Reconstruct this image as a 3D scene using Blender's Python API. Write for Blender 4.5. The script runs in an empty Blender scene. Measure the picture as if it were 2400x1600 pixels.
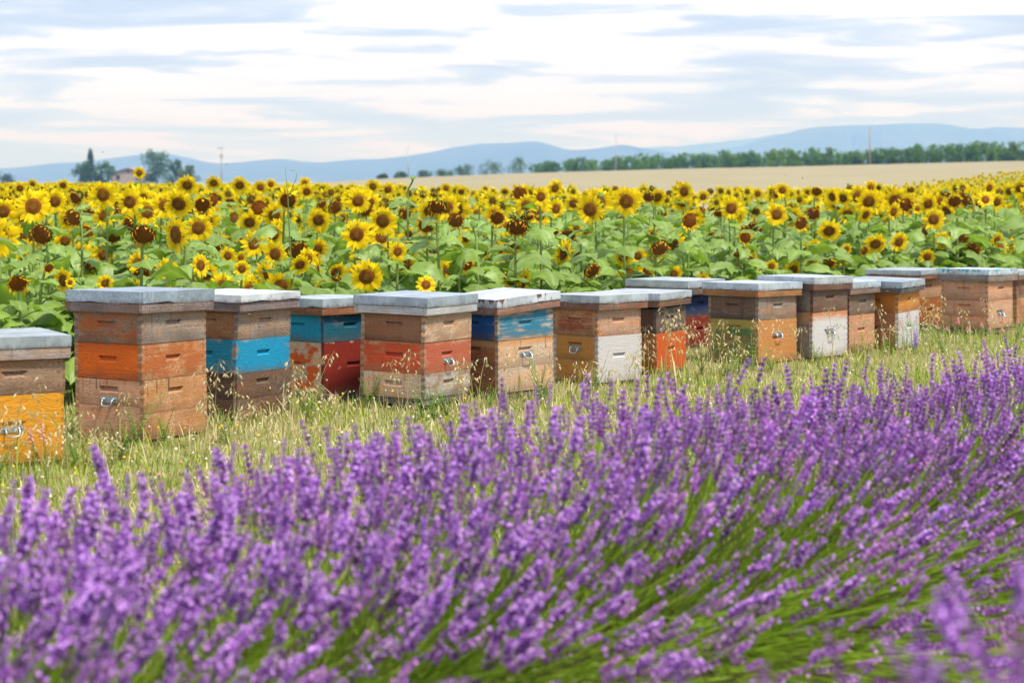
import bpy, math, random
import numpy as np
from mathutils import Matrix, Vector

# ------------------------------------------------------------------ camera
sc = bpy.context.scene
COL = sc.collection
RNG = np.random.default_rng(7)
random.seed(7)
R = math.radians
CAM_H = 1.27

cam_data = bpy.data.cameras.new('camera')
cam = bpy.data.objects.new('camera', cam_data)
COL.objects.link(cam)
cam.location = (0, 0, CAM_H)
cam.rotation_euler = (R(90), 0, 0)
cam_data.lens = 70
cam_data.sensor_width = 36
cam_data.shift_y = -0.158
cam_data.clip_start = 0.05
cam_data.clip_end = 40000
cam_data.dof.use_dof = True
cam_data.dof.focus_distance = 11.6
cam_data.dof.aperture_fstop = 3.7
cam_data.dof.aperture_blades = 7
sc.camera = cam

# ------------------------------------------------------------------ sky, sun, exposure
SUN_EL, SUN_AZ = R(62), R(134)           # sun direction: azimuth measured from +Y towards +X
world = bpy.data.worlds.new('World')
sc.world = world
world.use_nodes = True
nt = world.node_tree
nt.nodes.clear()
N = nt.nodes.new
out = N('ShaderNodeOutputWorld')
sky = N('ShaderNodeTexSky'); sky.sky_type = 'NISHITA'; sky.sun_disc = False
sky.sun_elevation = SUN_EL; sky.sun_rotation = SUN_AZ
bg_sky = N('ShaderNodeBackground'); bg_sky.inputs['Strength'].default_value = 0.10
nt.links.new(sky.outputs[0], bg_sky.inputs['Color'])
tc = N('ShaderNodeTexCoord')
mp = N('ShaderNodeMapping'); mp.inputs['Scale'].default_value = (1.0, 1.0, 11.0)
mp.inputs['Location'].default_value = (0.31, 0.0, 0.12)
nt.links.new(tc.outputs['Generated'], mp.inputs['Vector'])
def wnoise(scale, detail, rough, dist):
    n = N('ShaderNodeTexNoise'); n.inputs['Scale'].default_value = scale
    n.inputs['Detail'].default_value = detail; n.inputs['Roughness'].default_value = rough
    n.inputs['Distortion'].default_value = dist
    nt.links.new(mp.outputs[0], n.inputs['Vector']); return n
def wramp(src, stops):
    r = N('ShaderNodeValToRGB')
    e = r.color_ramp.elements
    while len(e) < len(stops): e.new(0.5)
    for k, (p, c) in enumerate(stops):
        e[k].position = p; e[k].color = (*c, 1)
    nt.links.new(src, r.inputs[0]); return r
n1 = wnoise(8.5, 9, 0.55, 0.7)
n2 = wnoise(2.6, 4, 0.5, 0.2)
mixn = N('ShaderNodeMath'); mixn.operation = 'MULTIPLY_ADD'
nt.links.new(n2.outputs[0], mixn.inputs[0]); mixn.inputs[1].default_value = 0.55
nt.links.new(n1.outputs[0], mixn.inputs[2])
r1 = wramp(mixn.outputs[0], [(0.67, (0.46, 0.55, 0.81)), (0.75, (0.60, 0.69, 0.95)), (0.79, (0.83, 0.85, 1.08)), (0.98, (0.90, 0.91, 1.15))])
bg_cl = N('ShaderNodeBackground'); bg_cl.inputs['Strength'].default_value = 0.70
nt.links.new(r1.outputs[0], bg_cl.inputs['Color'])
mx = N('ShaderNodeMixShader'); mx.inputs[0].default_value = 0.90
nt.links.new(bg_sky.outputs[0], mx.inputs[1]); nt.links.new(bg_cl.outputs[0], mx.inputs[2])
nt.links.new(mx.outputs[0], out.inputs['Surface'])

sun_data = bpy.data.lights.new('sun', 'SUN')
sun_data.energy = 3.0; sun_data.angle = R(9); sun_data.color = (1.0, 0.95, 0.87)
sun = bpy.data.objects.new('sun', sun_data); COL.objects.link(sun)
sd = Vector((math.sin(SUN_AZ) * math.cos(SUN_EL), math.cos(SUN_AZ) * math.cos(SUN_EL), math.sin(SUN_EL)))
sun.rotation_euler = sd.to_track_quat('Z', 'Y').to_euler()
sun.location = (0, 0, 60)

sc.view_settings.view_transform = 'Standard'
sc.view_settings.look = 'None'
sc.view_settings.gamma = 1
sc.view_settings.use_curve_mapping = False
sc.view_settings.exposure = 0.92
sc.render.engine = 'CYCLES'
cy = sc.cycles
cy.max_bounces = 7; cy.diffuse_bounces = 4; cy.glossy_bounces = 2; cy.transmission_bounces = 4
cy.volume_bounces = 0; cy.transparent_max_bounces = 4
cy.sample_clamp_indirect = 6
cy.use_denoising = True

# ------------------------------------------------------------------ mesh helpers
class MB:
    """collects vertices, faces, colours and uvs, then makes ONE mesh"""
    def __init__(s):
        s.v, s.t, s.q, s.c, s.n = [], [], [], [], 0
    def add(s, V, T=None, Q=None, C=(1, 1, 1)):
        V = np.asarray(V, float).reshape(-1, 3)
        C = np.asarray(C, float)
        if C.ndim == 1: C = np.tile(C, (len(V), 1))
        s.v.append(V); s.c.append(C)
        if T is not None and len(T): s.t.append(np.asarray(T, int).reshape(-1, 3) + s.n)
        if Q is not None and len(Q): s.q.append(np.asarray(Q, int).reshape(-1, 4) + s.n)
        s.n += len(V)
        return s
    def tpl(s):
        V = np.concatenate(s.v); C = np.concatenate(s.c)
        T = np.concatenate(s.t) if s.t else np.zeros((0, 3), int)
        Q = np.concatenate(s.q) if s.q else np.zeros((0, 4), int)
        return V, T, Q, C
    def addtpl(s, tp, M=None, tint=None):
        V, T, Q, C = tp
        if M is not None:
            M = np.asarray(M); V = V @ M[:3, :3].T + M[:3, 3]
        if tint is not None: C = C * np.asarray(tint)
        return s.add(V, T, Q, C)
    def inst(s, tp, Ms, tints=None):
        """many transformed copies of one template, vectorised"""
        V, T, Q, C = tp
        Ms = np.asarray(Ms, float)
        if not len(Ms): return s
        n, k = len(Ms), len(V)
        W = np.einsum('nij,kj->nki', Ms[:, :3, :3], V) + Ms[:, None, :3, 3]
        CC = np.tile(C[None], (n, 1, 1))
        if tints is not None: CC = CC * np.asarray(tints)[:, None, :]
        off = (np.arange(n) * k)[:, None, None]
        s.v.append(W.reshape(-1, 3)); s.c.append(CC.reshape(-1, 3))
        if len(T): s.t.append((T[None] + off).reshape(-1, 3) + s.n)
        if len(Q): s.q.append((Q[None] + off).reshape(-1, 4) + s.n)
        s.n += n * k
        return s
    def mesh(s, name, mat, smooth=False, uv=None, mats=None, fmat=None):
        V, T, Q, C = s.tpl()
        me = bpy.data.meshes.new(name)
        me.vertices.add(len(V)); me.vertices.foreach_set('co', V.astype(np.float32).ravel())
        L = np.concatenate([T.ravel(), Q.ravel()]).astype(np.int32)
        st = np.concatenate([np.arange(len(T)) * 3, len(T) * 3 + np.arange(len(Q)) * 4]).astype(np.int32)
        me.loops.add(len(L)); me.loops.foreach_set('vertex_index', L)
        me.polygons.add(len(st)); me.polygons.foreach_set('loop_start', st)
        me.update(calc_edges=True)
        a = me.color_attributes.new('Col', 'FLOAT_COLOR', 'POINT')
        a.data.foreach_set('color', np.concatenate([C, np.ones((len(C), 1))], 1).astype(np.float32).ravel())
        if uv is not None:
            u = me.uv_layers.new(name='UVMap')
            UV = np.asarray(uv, float)[L]
            u.data.foreach_set('uv', UV.astype(np.float32).ravel())
        for m in (mats or [mat]): me.materials.append(m)
        if fmat is not None: me.polygons.foreach_set('material_index', np.asarray(fmat, np.int32))
        me.polygons.foreach_set('use_smooth', np.full(len(st), bool(smooth)))
        return me

def obj(name, me, parent=None, M=None, **props):
    o = bpy.data.objects.new(name, me)
    COL.objects.link(o)
    if parent is not None: o.parent = parent
    if M is not None: o.matrix_local = Matrix(M) if not isinstance(M, Matrix) else M
    for k, v in props.items(): o[k] = v
    return o
def thing(name, label, cat, loc, rz=0.0, group=None):
    o = bpy.data.objects.new(name, None); COL.objects.link(o)
    o.empty_display_size = 0.1
    o.location = loc; o.rotation_euler = (0, 0, rz)
    o['label'] = label; o['category'] = cat
    if group: o['group'] = group
    return o

def frame(d, up=(0, 0, 1)):
    """3x3 whose z axis is d and whose y axis is close to up"""
    z = np.asarray(d, float); z = z / np.linalg.norm(z)
    u = np.asarray(up, float)
    x = np.cross(u, z); nx = np.linalg.norm(x)
    if nx < 1e-4: x = np.array([1., 0, 0])
    else: x = x / nx
    y = np.cross(z, x)
    return np.stack([x, y, z], 1)
def mat4(R3=None, t=(0, 0, 0), s=1.0):
    M = np.eye(4)
    A = np.eye(3) if R3 is None else np.asarray(R3, float)
    M[:3, :3] = A * (np.asarray(s, float) if np.ndim(s) else s)
    M[:3, 3] = t
    return M
def rotz(a):
    c, s = math.cos(a), math.sin(a)
    return np.array([[c, -s, 0], [s, c, 0], [0, 0, 1.]])
def rotx(a):
    c, s = math.cos(a), math.sin(a)
    return np.array([[1., 0, 0], [0, c, -s], [0, s, c]])
def roty(a):
    c, s = math.cos(a), math.sin(a)
    return np.array([[c, 0, s], [0, 1., 0], [-s, 0, c]])

def box(mb, x0, x1, y0, y1, z0, z1, C=(1, 1, 1)):
    V = [(x0, y0, z0), (x1, y0, z0), (x1, y1, z0), (x0, y1, z0), (x0, y0, z1), (x1, y0, z1), (x1, y1, z1), (x0, y1, z1)]
    Q = [(0, 3, 2, 1), (4, 5, 6, 7), (0, 1, 5, 4), (1, 2, 6, 5), (2, 3, 7, 6), (3, 0, 4, 7)]
    return mb.add(V, None, Q, C)
def tube(mb, pts, rad, sides=6, C=(1, 1, 1), cap=True):
    pts = np.asarray(pts, float); n = len(pts)
    rad = np.full(n, rad) if np.ndim(rad) == 0 else np.asarray(rad, float)
    C = np.asarray(C, float)
    V = []; prev = None
    for i in range(n):
        d = pts[min(i + 1, n - 1)] - pts[max(i - 1, 0)]
        d = d / (np.linalg.norm(d) + 1e-9)
        if prev is None:
            a = np.cross(d, (1, 0, 0) if abs(d[0]) < .8 else (0, 1, 0))
        else: a = prev - d * np.dot(prev, d)
        a /= np.linalg.norm(a); prev = a
        b = np.cross(d, a)
        for k in range(sides):
            t = 2 * math.pi * k / sides
            V.append(pts[i] + rad[i] * (a * math.cos(t) + b * math.sin(t)))
    Q = []
    for i in range(n - 1):
        for k in range(sides):
            k2 = (k + 1) % sides
            Q.append((i * sides + k, i * sides + k2, (i + 1) * sides + k2, (i + 1) * sides + k))
    T = []
    if cap:
        V.append(pts[0]); V.append(pts[-1]); b0 = n * sides
        for k in range(sides):
            k2 = (k + 1) % sides
            T.append((k2, k, b0)); T.append(((n - 1) * sides + k, (n - 1) * sides + k2, b0 + 1))
    if C.ndim == 2: C = np.concatenate([np.repeat(C, sides, 0), C[[0, -1]]] if cap else [np.repeat(C, sides, 0)])
    return mb.add(V, T, Q, C)

# ------------------------------------------------------------------ material helpers
class NT:
    def __init__(s, name):
        s.m = bpy.data.materials.new(name); s.m.use_nodes = True
        s.t = s.m.node_tree; s.t.nodes.clear()
        s.out = s.n('ShaderNodeOutputMaterial')
    def n(s, typ, **kw):
        x = s.t.nodes.new(typ)
        for k, v in kw.items():
            if hasattr(x, k) and not k[0].isupper(): setattr(x, k, v)
            else: x.inputs[k.replace('_', ' ')].default_value = v
        return x
    def l(s, a, b): s.t.links.new(a, b)
    def math(s, op, a, b=None, c=None, clamp=False):
        x = s.t.nodes.new('ShaderNodeMath'); x.operation = op; x.use_clamp = clamp
        for i, v in enumerate((a, b, c)):
            if v is None: continue
            if isinstance(v, (int, float)): x.inputs[i].default_value = v
            else: s.l(v, x.inputs[i])
        return x.outputs[0]
    def mix(s, f, a, b, blend='MIX'):
        x = s.t.nodes.new('ShaderNodeMix'); x.data_type = 'RGBA'; x.blend_type = blend; x.clamp_factor = True
        for sock, v in ((x.inputs[0], f), (x.inputs[6], a), (x.inputs[7], b)):
            if isinstance(v, (int, float)): sock.default_value = v
            elif isinstance(v, tuple): sock.default_value = (*v, 1) if len(v) == 3 else v
            else: s.l(v, sock)
        return x.outputs[2]
    def noise(s, vec, scale=5, detail=4, rough=.5, dist=0):
        x = s.n('ShaderNodeTexNoise', Scale=scale, Detail=detail, Roughness=rough, Distortion=dist)
        if vec is not None: s.l(vec, x.inputs['Vector'])
        return x.outputs[0]
    def ramp(s, f, stops):
        r = s.t.nodes.new('ShaderNodeValToRGB'); e = r.color_ramp.elements
        while len(e) < len(stops): e.new(.5)
        for k, (p, c) in enumerate(stops):
            e[k].position = p; e[k].color = (*c, 1) if not isinstance(c, (int, float)) else (c, c, c, 1)
        s.l(f, r.inputs[0]); return r.outputs[0]
    def mapping(s, vec, scale=(1, 1, 1), loc=(0, 0, 0), rot=(0, 0, 0)):
        m = s.t.nodes.new('ShaderNodeMapping')
        m.inputs['Scale'].default_value = scale; m.inputs['Location'].default_value = loc; m.inputs['Rotation'].default_value = rot
        s.l(vec, m.inputs['Vector']); return m.outputs[0]
    def bump(s, h, strength=.3, dist=.01):
        b = s.n('ShaderNodeBump', Strength=strength, Distance=dist); s.l(h, b.inputs['Height']); return b.outputs[0]
    def surf(s, color, rough=.7, metallic=0., spec=.4, normal=None, trans=0., transcol=None):
        p = s.n('ShaderNodeBsdfPrincipled')
        for sock, v in ((p.inputs['Base Color'], color), (p.inputs['Roughness'], rough), (p.inputs['Metallic'], metallic)):
            if isinstance(v, (int, float)): sock.default_value = v
            elif isinstance(v, tuple): sock.default_value = (*v, 1)
            else: s.l(v, sock)
        p.inputs['Specular IOR Level'].default_value = spec
        if normal is not None: s.l(normal, p.inputs['Normal'])
        o = p.outputs[0]
        if trans:
            tr = s.t.nodes.new('ShaderNodeBsdfTranslucent')
            tcx = transcol if transcol is not None else color
            if isinstance(tcx, tuple): tr.inputs[0].default_value = (*tcx, 1)
            else: s.l(tcx, tr.inputs[0])
            mxs = s.t.nodes.new('ShaderNodeMixShader'); mxs.inputs[0].default_value = trans
            s.l(o, mxs.inputs[1]); s.l(tr.outputs[0], mxs.inputs[2]); o = mxs.outputs[0]
        s.l(o, s.out.inputs['Surface'])
        return s.m

def col_mat(name, rough=.6, trans=0., spec=.3, vary=0., gain=(1, 1, 1), transgain=(1.2, 1.25, .7), bump=0, bscale=300):
    """material whose colour is the mesh's own colour attribute (the thing's real colour), plus small per-object variation"""
    t = NT(name)
    a = t.n('ShaderNodeVertexColor', layer_name='Col').outputs[0]
    c = t.mix(1.0, a, tuple(gain), 'MULTIPLY')
    if vary:
        oi = t.n('ShaderNodeObjectInfo')
        f = t.math('MULTIPLY_ADD', oi.outputs['Random'], 2 * vary, 1 - vary)
        cb = t.n('ShaderNodeCombineColor'); 
        for k in range(3): t.l(f, cb.inputs[k])
        c = t.mix(1.0, c, cb.outputs[0], 'MULTIPLY')
    nrm = None
    if bump:
        tcx = t.n('ShaderNodeTexCoord')
        nrm = t.bump(t.noise(tcx.outputs['Object'], bscale, 2), bump, .002)
    tcol = t.mix(1.0, c, tuple(transgain), 'MULTIPLY') if trans else None
    return t.surf(c, rough, 0, spec, nrm, trans, tcol)

# ------------------------------------------------------------------ terrain
def sstep(x):
    x = np.clip(x, 0, 1); return x * x * (3 - 2 * x)
UX = [-.60, -.257, -.10, -.065, 0.0, .093, .257, .60]
UH = [-.8, -.6, 0.55, 1.35, 2.25, 3.1, 4.0, 4.6]
def terrain(X, Y):
    X = np.asarray(X, float); Y = np.asarray(Y, float)
    u = X / np.maximum(Y, 8.0)
    h = np.interp(u, UX, UH)
    z = h * sstep((Y - 55) / (350 - 55.)) ** 1.1
    z = z - 9.0 * sstep((Y - 385) / 900.)
    # a slow swell on the right-hand side carries the far sunflowers
    z = z + .35 * sstep((u - .09) / .2) * sstep((Y - 60) / 60.) - .16 * sstep((u - .05) / .15) * sstep((Y - 22) / 25.) * (1 - sstep((Y - 60) / 50.))
    return z

EX, EN = np.array([.646, .763]), np.array([-.763, .646])     # along / across the row of hives
def edge_y(X): return 9.56 + 1.18 * (X + 1.776)

def polar_sheet(r0, r1, nr, a0, a1, na, lift=0.0, inner=None, outer=None):
    """terrain-following sheet in polar rings; inner/outer may be functions of the bearing tangent"""
    aa = np.linspace(a0, a1, na)
    V = []; 
    for i in range(nr):
        f = i / (nr - 1)
        for a in aa:
            tn = math.tan(a)
            lo = r0 if inner is None else inner(tn)
            hi = r1 if outer is None else outer(tn)
            Y = lo * (hi / lo) ** f
            V.append((tn * Y, Y, 0))
    V = np.array(V); V[:, 2] = terrain(V[:, 0], V[:, 1]) + lift
    Q = []
    for i in range(nr - 1):
        for k in range(na - 1):
            Q.append((i * na + k, i * na + k + 1, (i + 1) * na + k + 1, (i + 1) * na + k))
    return V, Q

# ground: one sheet from behind the camera to beyond the hills
t = NT('meadow_soil')
tcx = t.n('ShaderNodeTexCoord'); P = tcx.outputs['Object']
a = t.noise(P, 1.3, 5, .6); b = t.noise(P, 24, 4, .6); c3 = t.noise(P, 140, 2, .6)
c = t.ramp(a, [(.35, (.20, .22, .06)), (.5, (.32, .30, .12)), (.65, (.42, .37, .19))])
c = t.mix(t.math('MULTIPLY', b, .6), c, (.16, .20, .05))
c = t.mix(t.math('MULTIPLY', t.math('GREATER_THAN', c3, .56), .5), c, (.10, .09, .045))
M_SOIL = t.surf(c, .95, spec=.1, normal=t.bump(t.math('ADD', b, c3), .6, .03))
mb = MB()
V1, Q1 = polar_sheet(1.0, 420, 70, -1.1, 1.1, 90)
mb.add(V1, None, Q1)
V2, Q2 = polar_sheet(420, 14600, 26, -1.1, 1.1, 90)
mb.add(V2, None, Q2)
gx = [(-30, -25, 0), (30, -25, 0), (V1[89][0], 1, 0), (V1[0][0], 1, 0)]
mb.add([(-30, -25, 0), (30, -25, 0), (30, 1.0, 0), (V1[89][0], 1.0, 0), (V1[0][0], 1.0, 0), (-30, 1.0, 0)], None, [(0, 1, 3, 4)])
mb.add([(-30, -25, 0), (V1[0][0], 1, 0), (-30, 14, 0), (30, -25, 0), (30, 14, 0), (V1[89][0], 1, 0)], [(0, 1, 2), (3, 4, 5)])
obj('ground', mb.mesh('ground', M_SOIL, True), kind='structure')

# back edge of the sunflower field as a function of bearing (metres)
def field_back(tn): return float(np.interp(tn, [-.6, -.257, -.12, -.06, 0, .10, .14, .20, .257, .6], [120, 95, 62, 42, 34, 33, 46, 82, 118, 150]))

# wheat stubble field between the sunflowers and the orchard
t = NT('wheat_stubble')
tcx = t.n('ShaderNodeTexCoord'); P = tcx.outputs['Object']
a = t.noise(t.mapping(P, (.03, .03, .03)), 2, 4, .55)
b = t.noise(t.mapping(P, (.03, .16, 1), rot=(0, 0, R(-12))), 3, 5, .6)
f = t.noise(t.mapping(P, (1.6, .9, 1)), 2, 3, .7)
c = t.ramp(b, [(.36, (.24, .208, .12)), (.5, (.30, .262, .158)), (.64, (.36, .316, .20))])
c = t.mix(t.math('MULTIPLY', t.math('SUBTRACT', a, .35), 1.4, clamp=True), c, (.28, .265, .14))
c = t.mix(t.math('MULTIPLY', f, .3), c, (.24, .20, .12))
M_WHEAT = t.surf(c, .95, spec=.05, normal=t.bump(f, .5, .2))
mb = MB()
V, Q = polar_sheet(40, 384, 50, -.62, .62, 90, .06, inner=lambda tn: field_back(tn) - 1.0, outer=lambda tn: 384)
mb.add(V, None, Q)
obj('wheat_field', mb.mesh('wheat_field', M_WHEAT, True), kind='structure')

# ------------------------------------------------------------------ hills, built as ridges with real depth
t = NT('wooded_hill')
tcx = t.n('ShaderNodeTexCoord'); P = tcx.outputs['Object']
a = t.noise(t.mapping(P, (.004, .004, .006)), 1.2, 6, .6)
M_HILL = t.surf(t.ramp(a, [(.35, (.030, .050, .022)), (.55, (.050, .070, .032)), (.72, (.085, .088, .050))]), .95, spec=.05)
def ridge(name, prof, Y, depth, seed):
    """prof: list of (bearing tangent, elevation tangent) of the crest"""
    rg = np.random.default_rng(seed)
    pu = np.array([p[0] for p in prof]); pe = np.array([p[1] for p in prof])
    us = np.linspace(pu[0], pu[-1], 260)
    crest = np.interp(us, pu, pe) * Y + CAM_H
    ker = np.array([1, 2, 3, 2, 1.]); ker /= ker.sum()
    crest = np.convolve(np.pad(crest, 2, 'edge'), ker, 'valid')
    crest += np.convolve(rg.normal(0, 2.0, 264), ker, 'valid') * (crest > 20)
    rows = [(-1.0, 0), (-.62, .34), (-.34, .62), (-.14, .87), (0, 1.0), (.25, .8), (1.0, 0)]
    V = []
    for dy, hf in rows:
        w = np.convolve(rg.normal(0, 1, 280), np.ones(21) / 21, 'valid')[:260]
        for k, u in enumerate(us):
            y = Y + dy * depth + (w[k] * depth * .35 if 0 < hf < 1 else 0)
            z = -9 + (crest[k] + 9) * hf * (1 if hf in (0, 1) else (1 + .2 * w[k]))
            V.append((u * (y if hf < 1 else Y), y, min(z, crest[k])))
    Q = []
    for i in range(len(rows) - 1):
        for k in range(259):
            Q.append((i * 260 + k, i * 260 + k + 1, (i + 1) * 260 + k + 1, (i + 1) * 260 + k))
    mb = MB(); mb.add(V, None, Q)
    obj(name, mb.mesh(name, M_HILL, True), kind='structure')
def prof(pts): return [((x * 1.0204 - 1200) / 4667., (420 - y * 1.0204) / 4667.) for x, y in pts]
RA = prof([(-500, 392), (-200, 380), (0, 386), (60, 382), (130, 374), (180, 372), (260, 362), (330, 353), (375, 351), (420, 359), (470, 371), (510, 375), (560, 371), (620, 365), (650, 364), (690, 371), (740, 372), (800, 367), (870, 365), (930, 358), (985, 350), (1060, 334), (1130, 328), (1190, 327), (1232, 322), (1262, 330), (1305, 345), (1360, 342), (1400, 336), (1430, 329), (1465, 338), (1500, 343), (1560, 352), (1700, 380), (2000, 400), (2352, 404), (2900, 404)])
RB = prof([(900, 409), (1200, 404), (1450, 380), (1600, 350), (1700, 334), (1780, 312), (1850, 295), (1900, 289), (1960, 287), (2050, 284), (2130, 282), (2190, 286), (2225, 295), (2250, 296), (2290, 291), (2352, 294), (2450, 300), (2700, 330), (3000, 360)])
RC = prof([(1100, 400), (1350, 352), (1480, 338), (1560, 335), (1650, 326), (1720, 318), (1800, 306), (1900, 300), (2000, 306), (2200, 320), (2500, 350)])
ridge('hills', RA, 8100, 1100, 1)
ridge('hills', RB, 9700, 1300, 2)
ridge('hills', RC, 12900, 1000, 3)

# the air: one closed box round everything but the sky
t = NT('haze_air')
pv = t.n('ShaderNodeVolumePrincipled')
pv.inputs['Color'].default_value = (.21, .43, 1.0, 1)
pv.inputs['Absorption Color'].default_value = (1, 1, 1, 1)
pv.inputs['Density'].default_value = .00030
t.l(pv.outputs[0], t.out.inputs['Volume'])
mb = MB(); box(mb, -30000, 30000, -400, 14700, -12, 296)
obj('haze', mb.mesh('haze', t.m), kind='stuff')

# ------------------------------------------------------------------ trees, poles and farmhouse far behind
M_TREE = col_mat('tree_leaf', .7, .25, .15, vary=.14, transgain=(1.1, 1.15, .6))
M_BARK = col_mat('bark', .9, 0, .1)
def crown_mesh(name, seed, w, h, z0, n, leaf, cg, upright=0.):
    rg = np.random.default_rng(seed); mb = MB()
    nc = 26
    cc = []
    for i in range(nc):
        f = (i + .5) / nc
        zz = z0 + (h - z0) * (f ** .9)
        rr = w / 2 * math.sqrt(max(.10, 1 - (1.55 * f - .62) ** 2)) * (1 - .25 * f * (upright > .25))
        a = rg.uniform(0, 6.28); r = rr * math.sqrt(rg.random())
        cc.append((r * math.cos(a), r * math.sin(a), zz, rg.uniform(.13, .24) * w, rg.uniform(.75, 1.25)))
    k = n // nc
    Vs = []; Cs = []
    for (x, y, z, r, br) in cc:
        d = rg.normal(0, 1, (k, 3)); d /= np.linalg.norm(d, axis=1)[:, None]
        p = np.array([x, y, z]) + d * r * (rg.random((k, 1)) ** .45) * np.array([1, 1, .8 + upright])
        a = rg.normal(0, 1, (k, 3)); a /= np.linalg.norm(a, axis=1)[:, None]
        b = np.cross(a, rg.normal(0, 1, (k, 3))); b /= np.linalg.norm(b, axis=1)[:, None]
        s = leaf * rg.uniform(.6, 1.3, (k, 1))
        Vs.append(np.stack([p - a * s, p + b * s * .6, p + a * s, p - b * s * .6], 1))
        c = np.array(cg) * br * rg.uniform(.7, 1.3, (k, 1)); Cs.append(np.repeat(c[:, None], 4, 1))
    V = np.concatenate(Vs).reshape(-1, 3); C = np.concatenate(Cs).reshape(-1, 3)
    V[:, 2] = np.maximum(V[:, 2], .05)
    mb.add(V, None, np.arange(len(V)).reshape(-1, 4), C)
    return mb.mesh(name, M_TREE)
def trunk_mesh(seed, h, r):
    rg = np.random.default_rng(seed); mb = MB()
    pts = [(0, 0, -.3), (rg.normal(0, .05), rg.normal(0, .05), h * .4), (rg.normal(0, .1), rg.normal(0, .1), h * .9)]
    tube(mb, pts, [r, r * .8, r * .3], 6, (.16, .12, .09))
    for i in range(4):
        a = rg.uniform(0, 6.28); z = h * rg.uniform(.4, .6)
        tube(mb, [(0, 0, z), (math.cos(a) * h * .22, math.sin(a) * h * .22, z + h * .28)], [r * .5, r * .15], 5, (.16, .12, .09))
    return mb.mesh('trunk', M_BARK)
CR = [crown_mesh('crown', 300 + i, 3.4, 2.75 + .25 * (i % 4), .15, 900, .17, (.105, .215, .020) if i % 3 else (.135, .245, .024), .12) for i in range(8)]
TR = [trunk_mesh(320 + i, 2.6, .09) for i in range(3)]
rt = np.random.default_rng(31)
orch = []
for rowi in range(2):
    for i in range(56):
        pxs = 1262 + i * 21.5 + rt.uniform(-8, 8)
        u = (pxs - 1200) / 4667.
        Y = float(np.interp(pxs, [1260, 1500, 1900, 2600], [452, 412, 374, 352])) + rowi * 7 + rt.uniform(-1, 1)
        orch.append((u, Y, rt.integers(8), rt.uniform(.84, 1.10)))
for u, Y, k, s in orch:
    x = u * Y
    pxx = 1200 + 4667 * u; sg = 'left of the thin pole' if pxx < 1440 else ('just right of the thin pole' if pxx < 1640 else ('midway between thin and wooden poles' if pxx < 1850 else ('just left of the wooden pole' if pxx < 2039 else ('just right of the wooden pole' if pxx < 2230 else 'at the far right end'))))
    t0 = thing('orchard_tree', ('taller' if s > .98 else 'shorter') + ' green orchard tree beyond the wheat, ' + sg, 'tree', (x, Y, float(terrain(x, Y)) - .1), rt.uniform(0, 6), 'orchard trees in the row beyond the wheat')
    t0.scale = (s, s, s * rt.uniform(.92, 1.08))
    obj('trunk', TR[k % 3], t0); obj('crown', CR[k], t0)
BUSH = [(896, 410, 20, 9, 'tiny dark bush at the far end of the rise, leftmost'), (940, 407, 22, 13, 'small dark bush just right of the tiny leftmost one, by a pole'), (995, 404, 26, 14, 'low round bush, third from the left on the rise'), (1040, 404, 42, 14, 'low wide bush on the rise before the taller trees'),
        (1090, 397, 38, 22, 'domed dark green bush in the middle of the bushes on the rise'), (1152, 391, 46, 26, 'broad dark tree joining the left end of the orchard row'), (1218, 386, 44, 32, 'spiky open tree right at the left end of the orchard row')]
for q, (px, pyc, w, h, lab) in enumerate(BUSH):
    Y = 420.; m = Y / 4667.; x = (px - 1200) * m; zt = float(terrain(x, Y))
    top = CAM_H + (420 - (pyc - h / 2 + 3)) * m
    r0 = thing('bush' if q < 5 else 'field_tree', lab, 'bush' if q < 5 else 'tree', (x, Y, zt - .1), 0)
    H = max(top - zt, 1.0)
    obj('crown', crown_mesh('crown', 340 + q, w * m * 1.3, H, .1, 1200, .14, (.07, .135, .026), .2 if q < 6 else .6), r0)
    obj('trunk', trunk_mesh(350 + q, H * .7, .07), r0)

# utility poles
M_POLE = NT('pole_wood').surf((.30, .25, .20), .85, 0, .2); M_POLEG = NT('pole_concrete').surf((.36, .37, .38), .8, 0, .2)
M_CER = NT('insulator').surf((.30, .30, .30), .35)
def pole(px, ytop, Y, lab, wood=False, cross=False, r=.13):
    x = (px - 1200) / 4667. * Y; zt = float(terrain(x, Y)); top = CAM_H + (420 - ytop) / 4667. * Y
    r0 = thing('utility_pole', lab, 'utility pole', (x, Y, zt), 0)
    mb = MB(); tube(mb, [(0, 0, -.5), (0, 0, top - zt)], [r, r * .62], 8)
    obj('post', mb.mesh('post', M_POLE if wood else M_POLEG, True), r0)
    h = top - zt
    if cross:
        mb = MB(); box(mb, -.75, .35, -.06, .06, h - .55, h - .42); obj('crossarm', mb.mesh('crossarm', M_POLEG), r0)
        for dx in (-.7, -.2, .3):
            mb = MB(); tube(mb, [(dx, 0, h - .42), (dx, 0, h - .30), (dx, 0, h - .12)], [.03, .09, .05], 8); obj('insulator', mb.mesh('insulator', M_CER, True), r0)
        mb = MB(); box(mb, -.28, .28, -.2, -.08, h - 2.3, h - 1.5); obj('transformer_box', mb.mesh('transformer_box', M_POLEG), r0)
    else:
        mb = MB(); tube(mb, [(0, 0, h), (0, 0, h + .16), (0, 0, h + .3)], [.04, .08, .04], 8); obj('insulator', mb.mesh('insulator', M_CER, True), r0)
pole(519, 342, 380, 'grey utility pole with a crossarm and box, right of the farm trees', False, True, .16)
pole(957, 347, 372, 'thin grey utility pole among the small bushes on the rise', False)
pole(1444, 319, 384, 'thin utility pole before the left part of the orchard row', False, False, .12)
pole(2039, 301, 345, 'pale wooden utility pole standing before the orchard row', True, False, .17)

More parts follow.
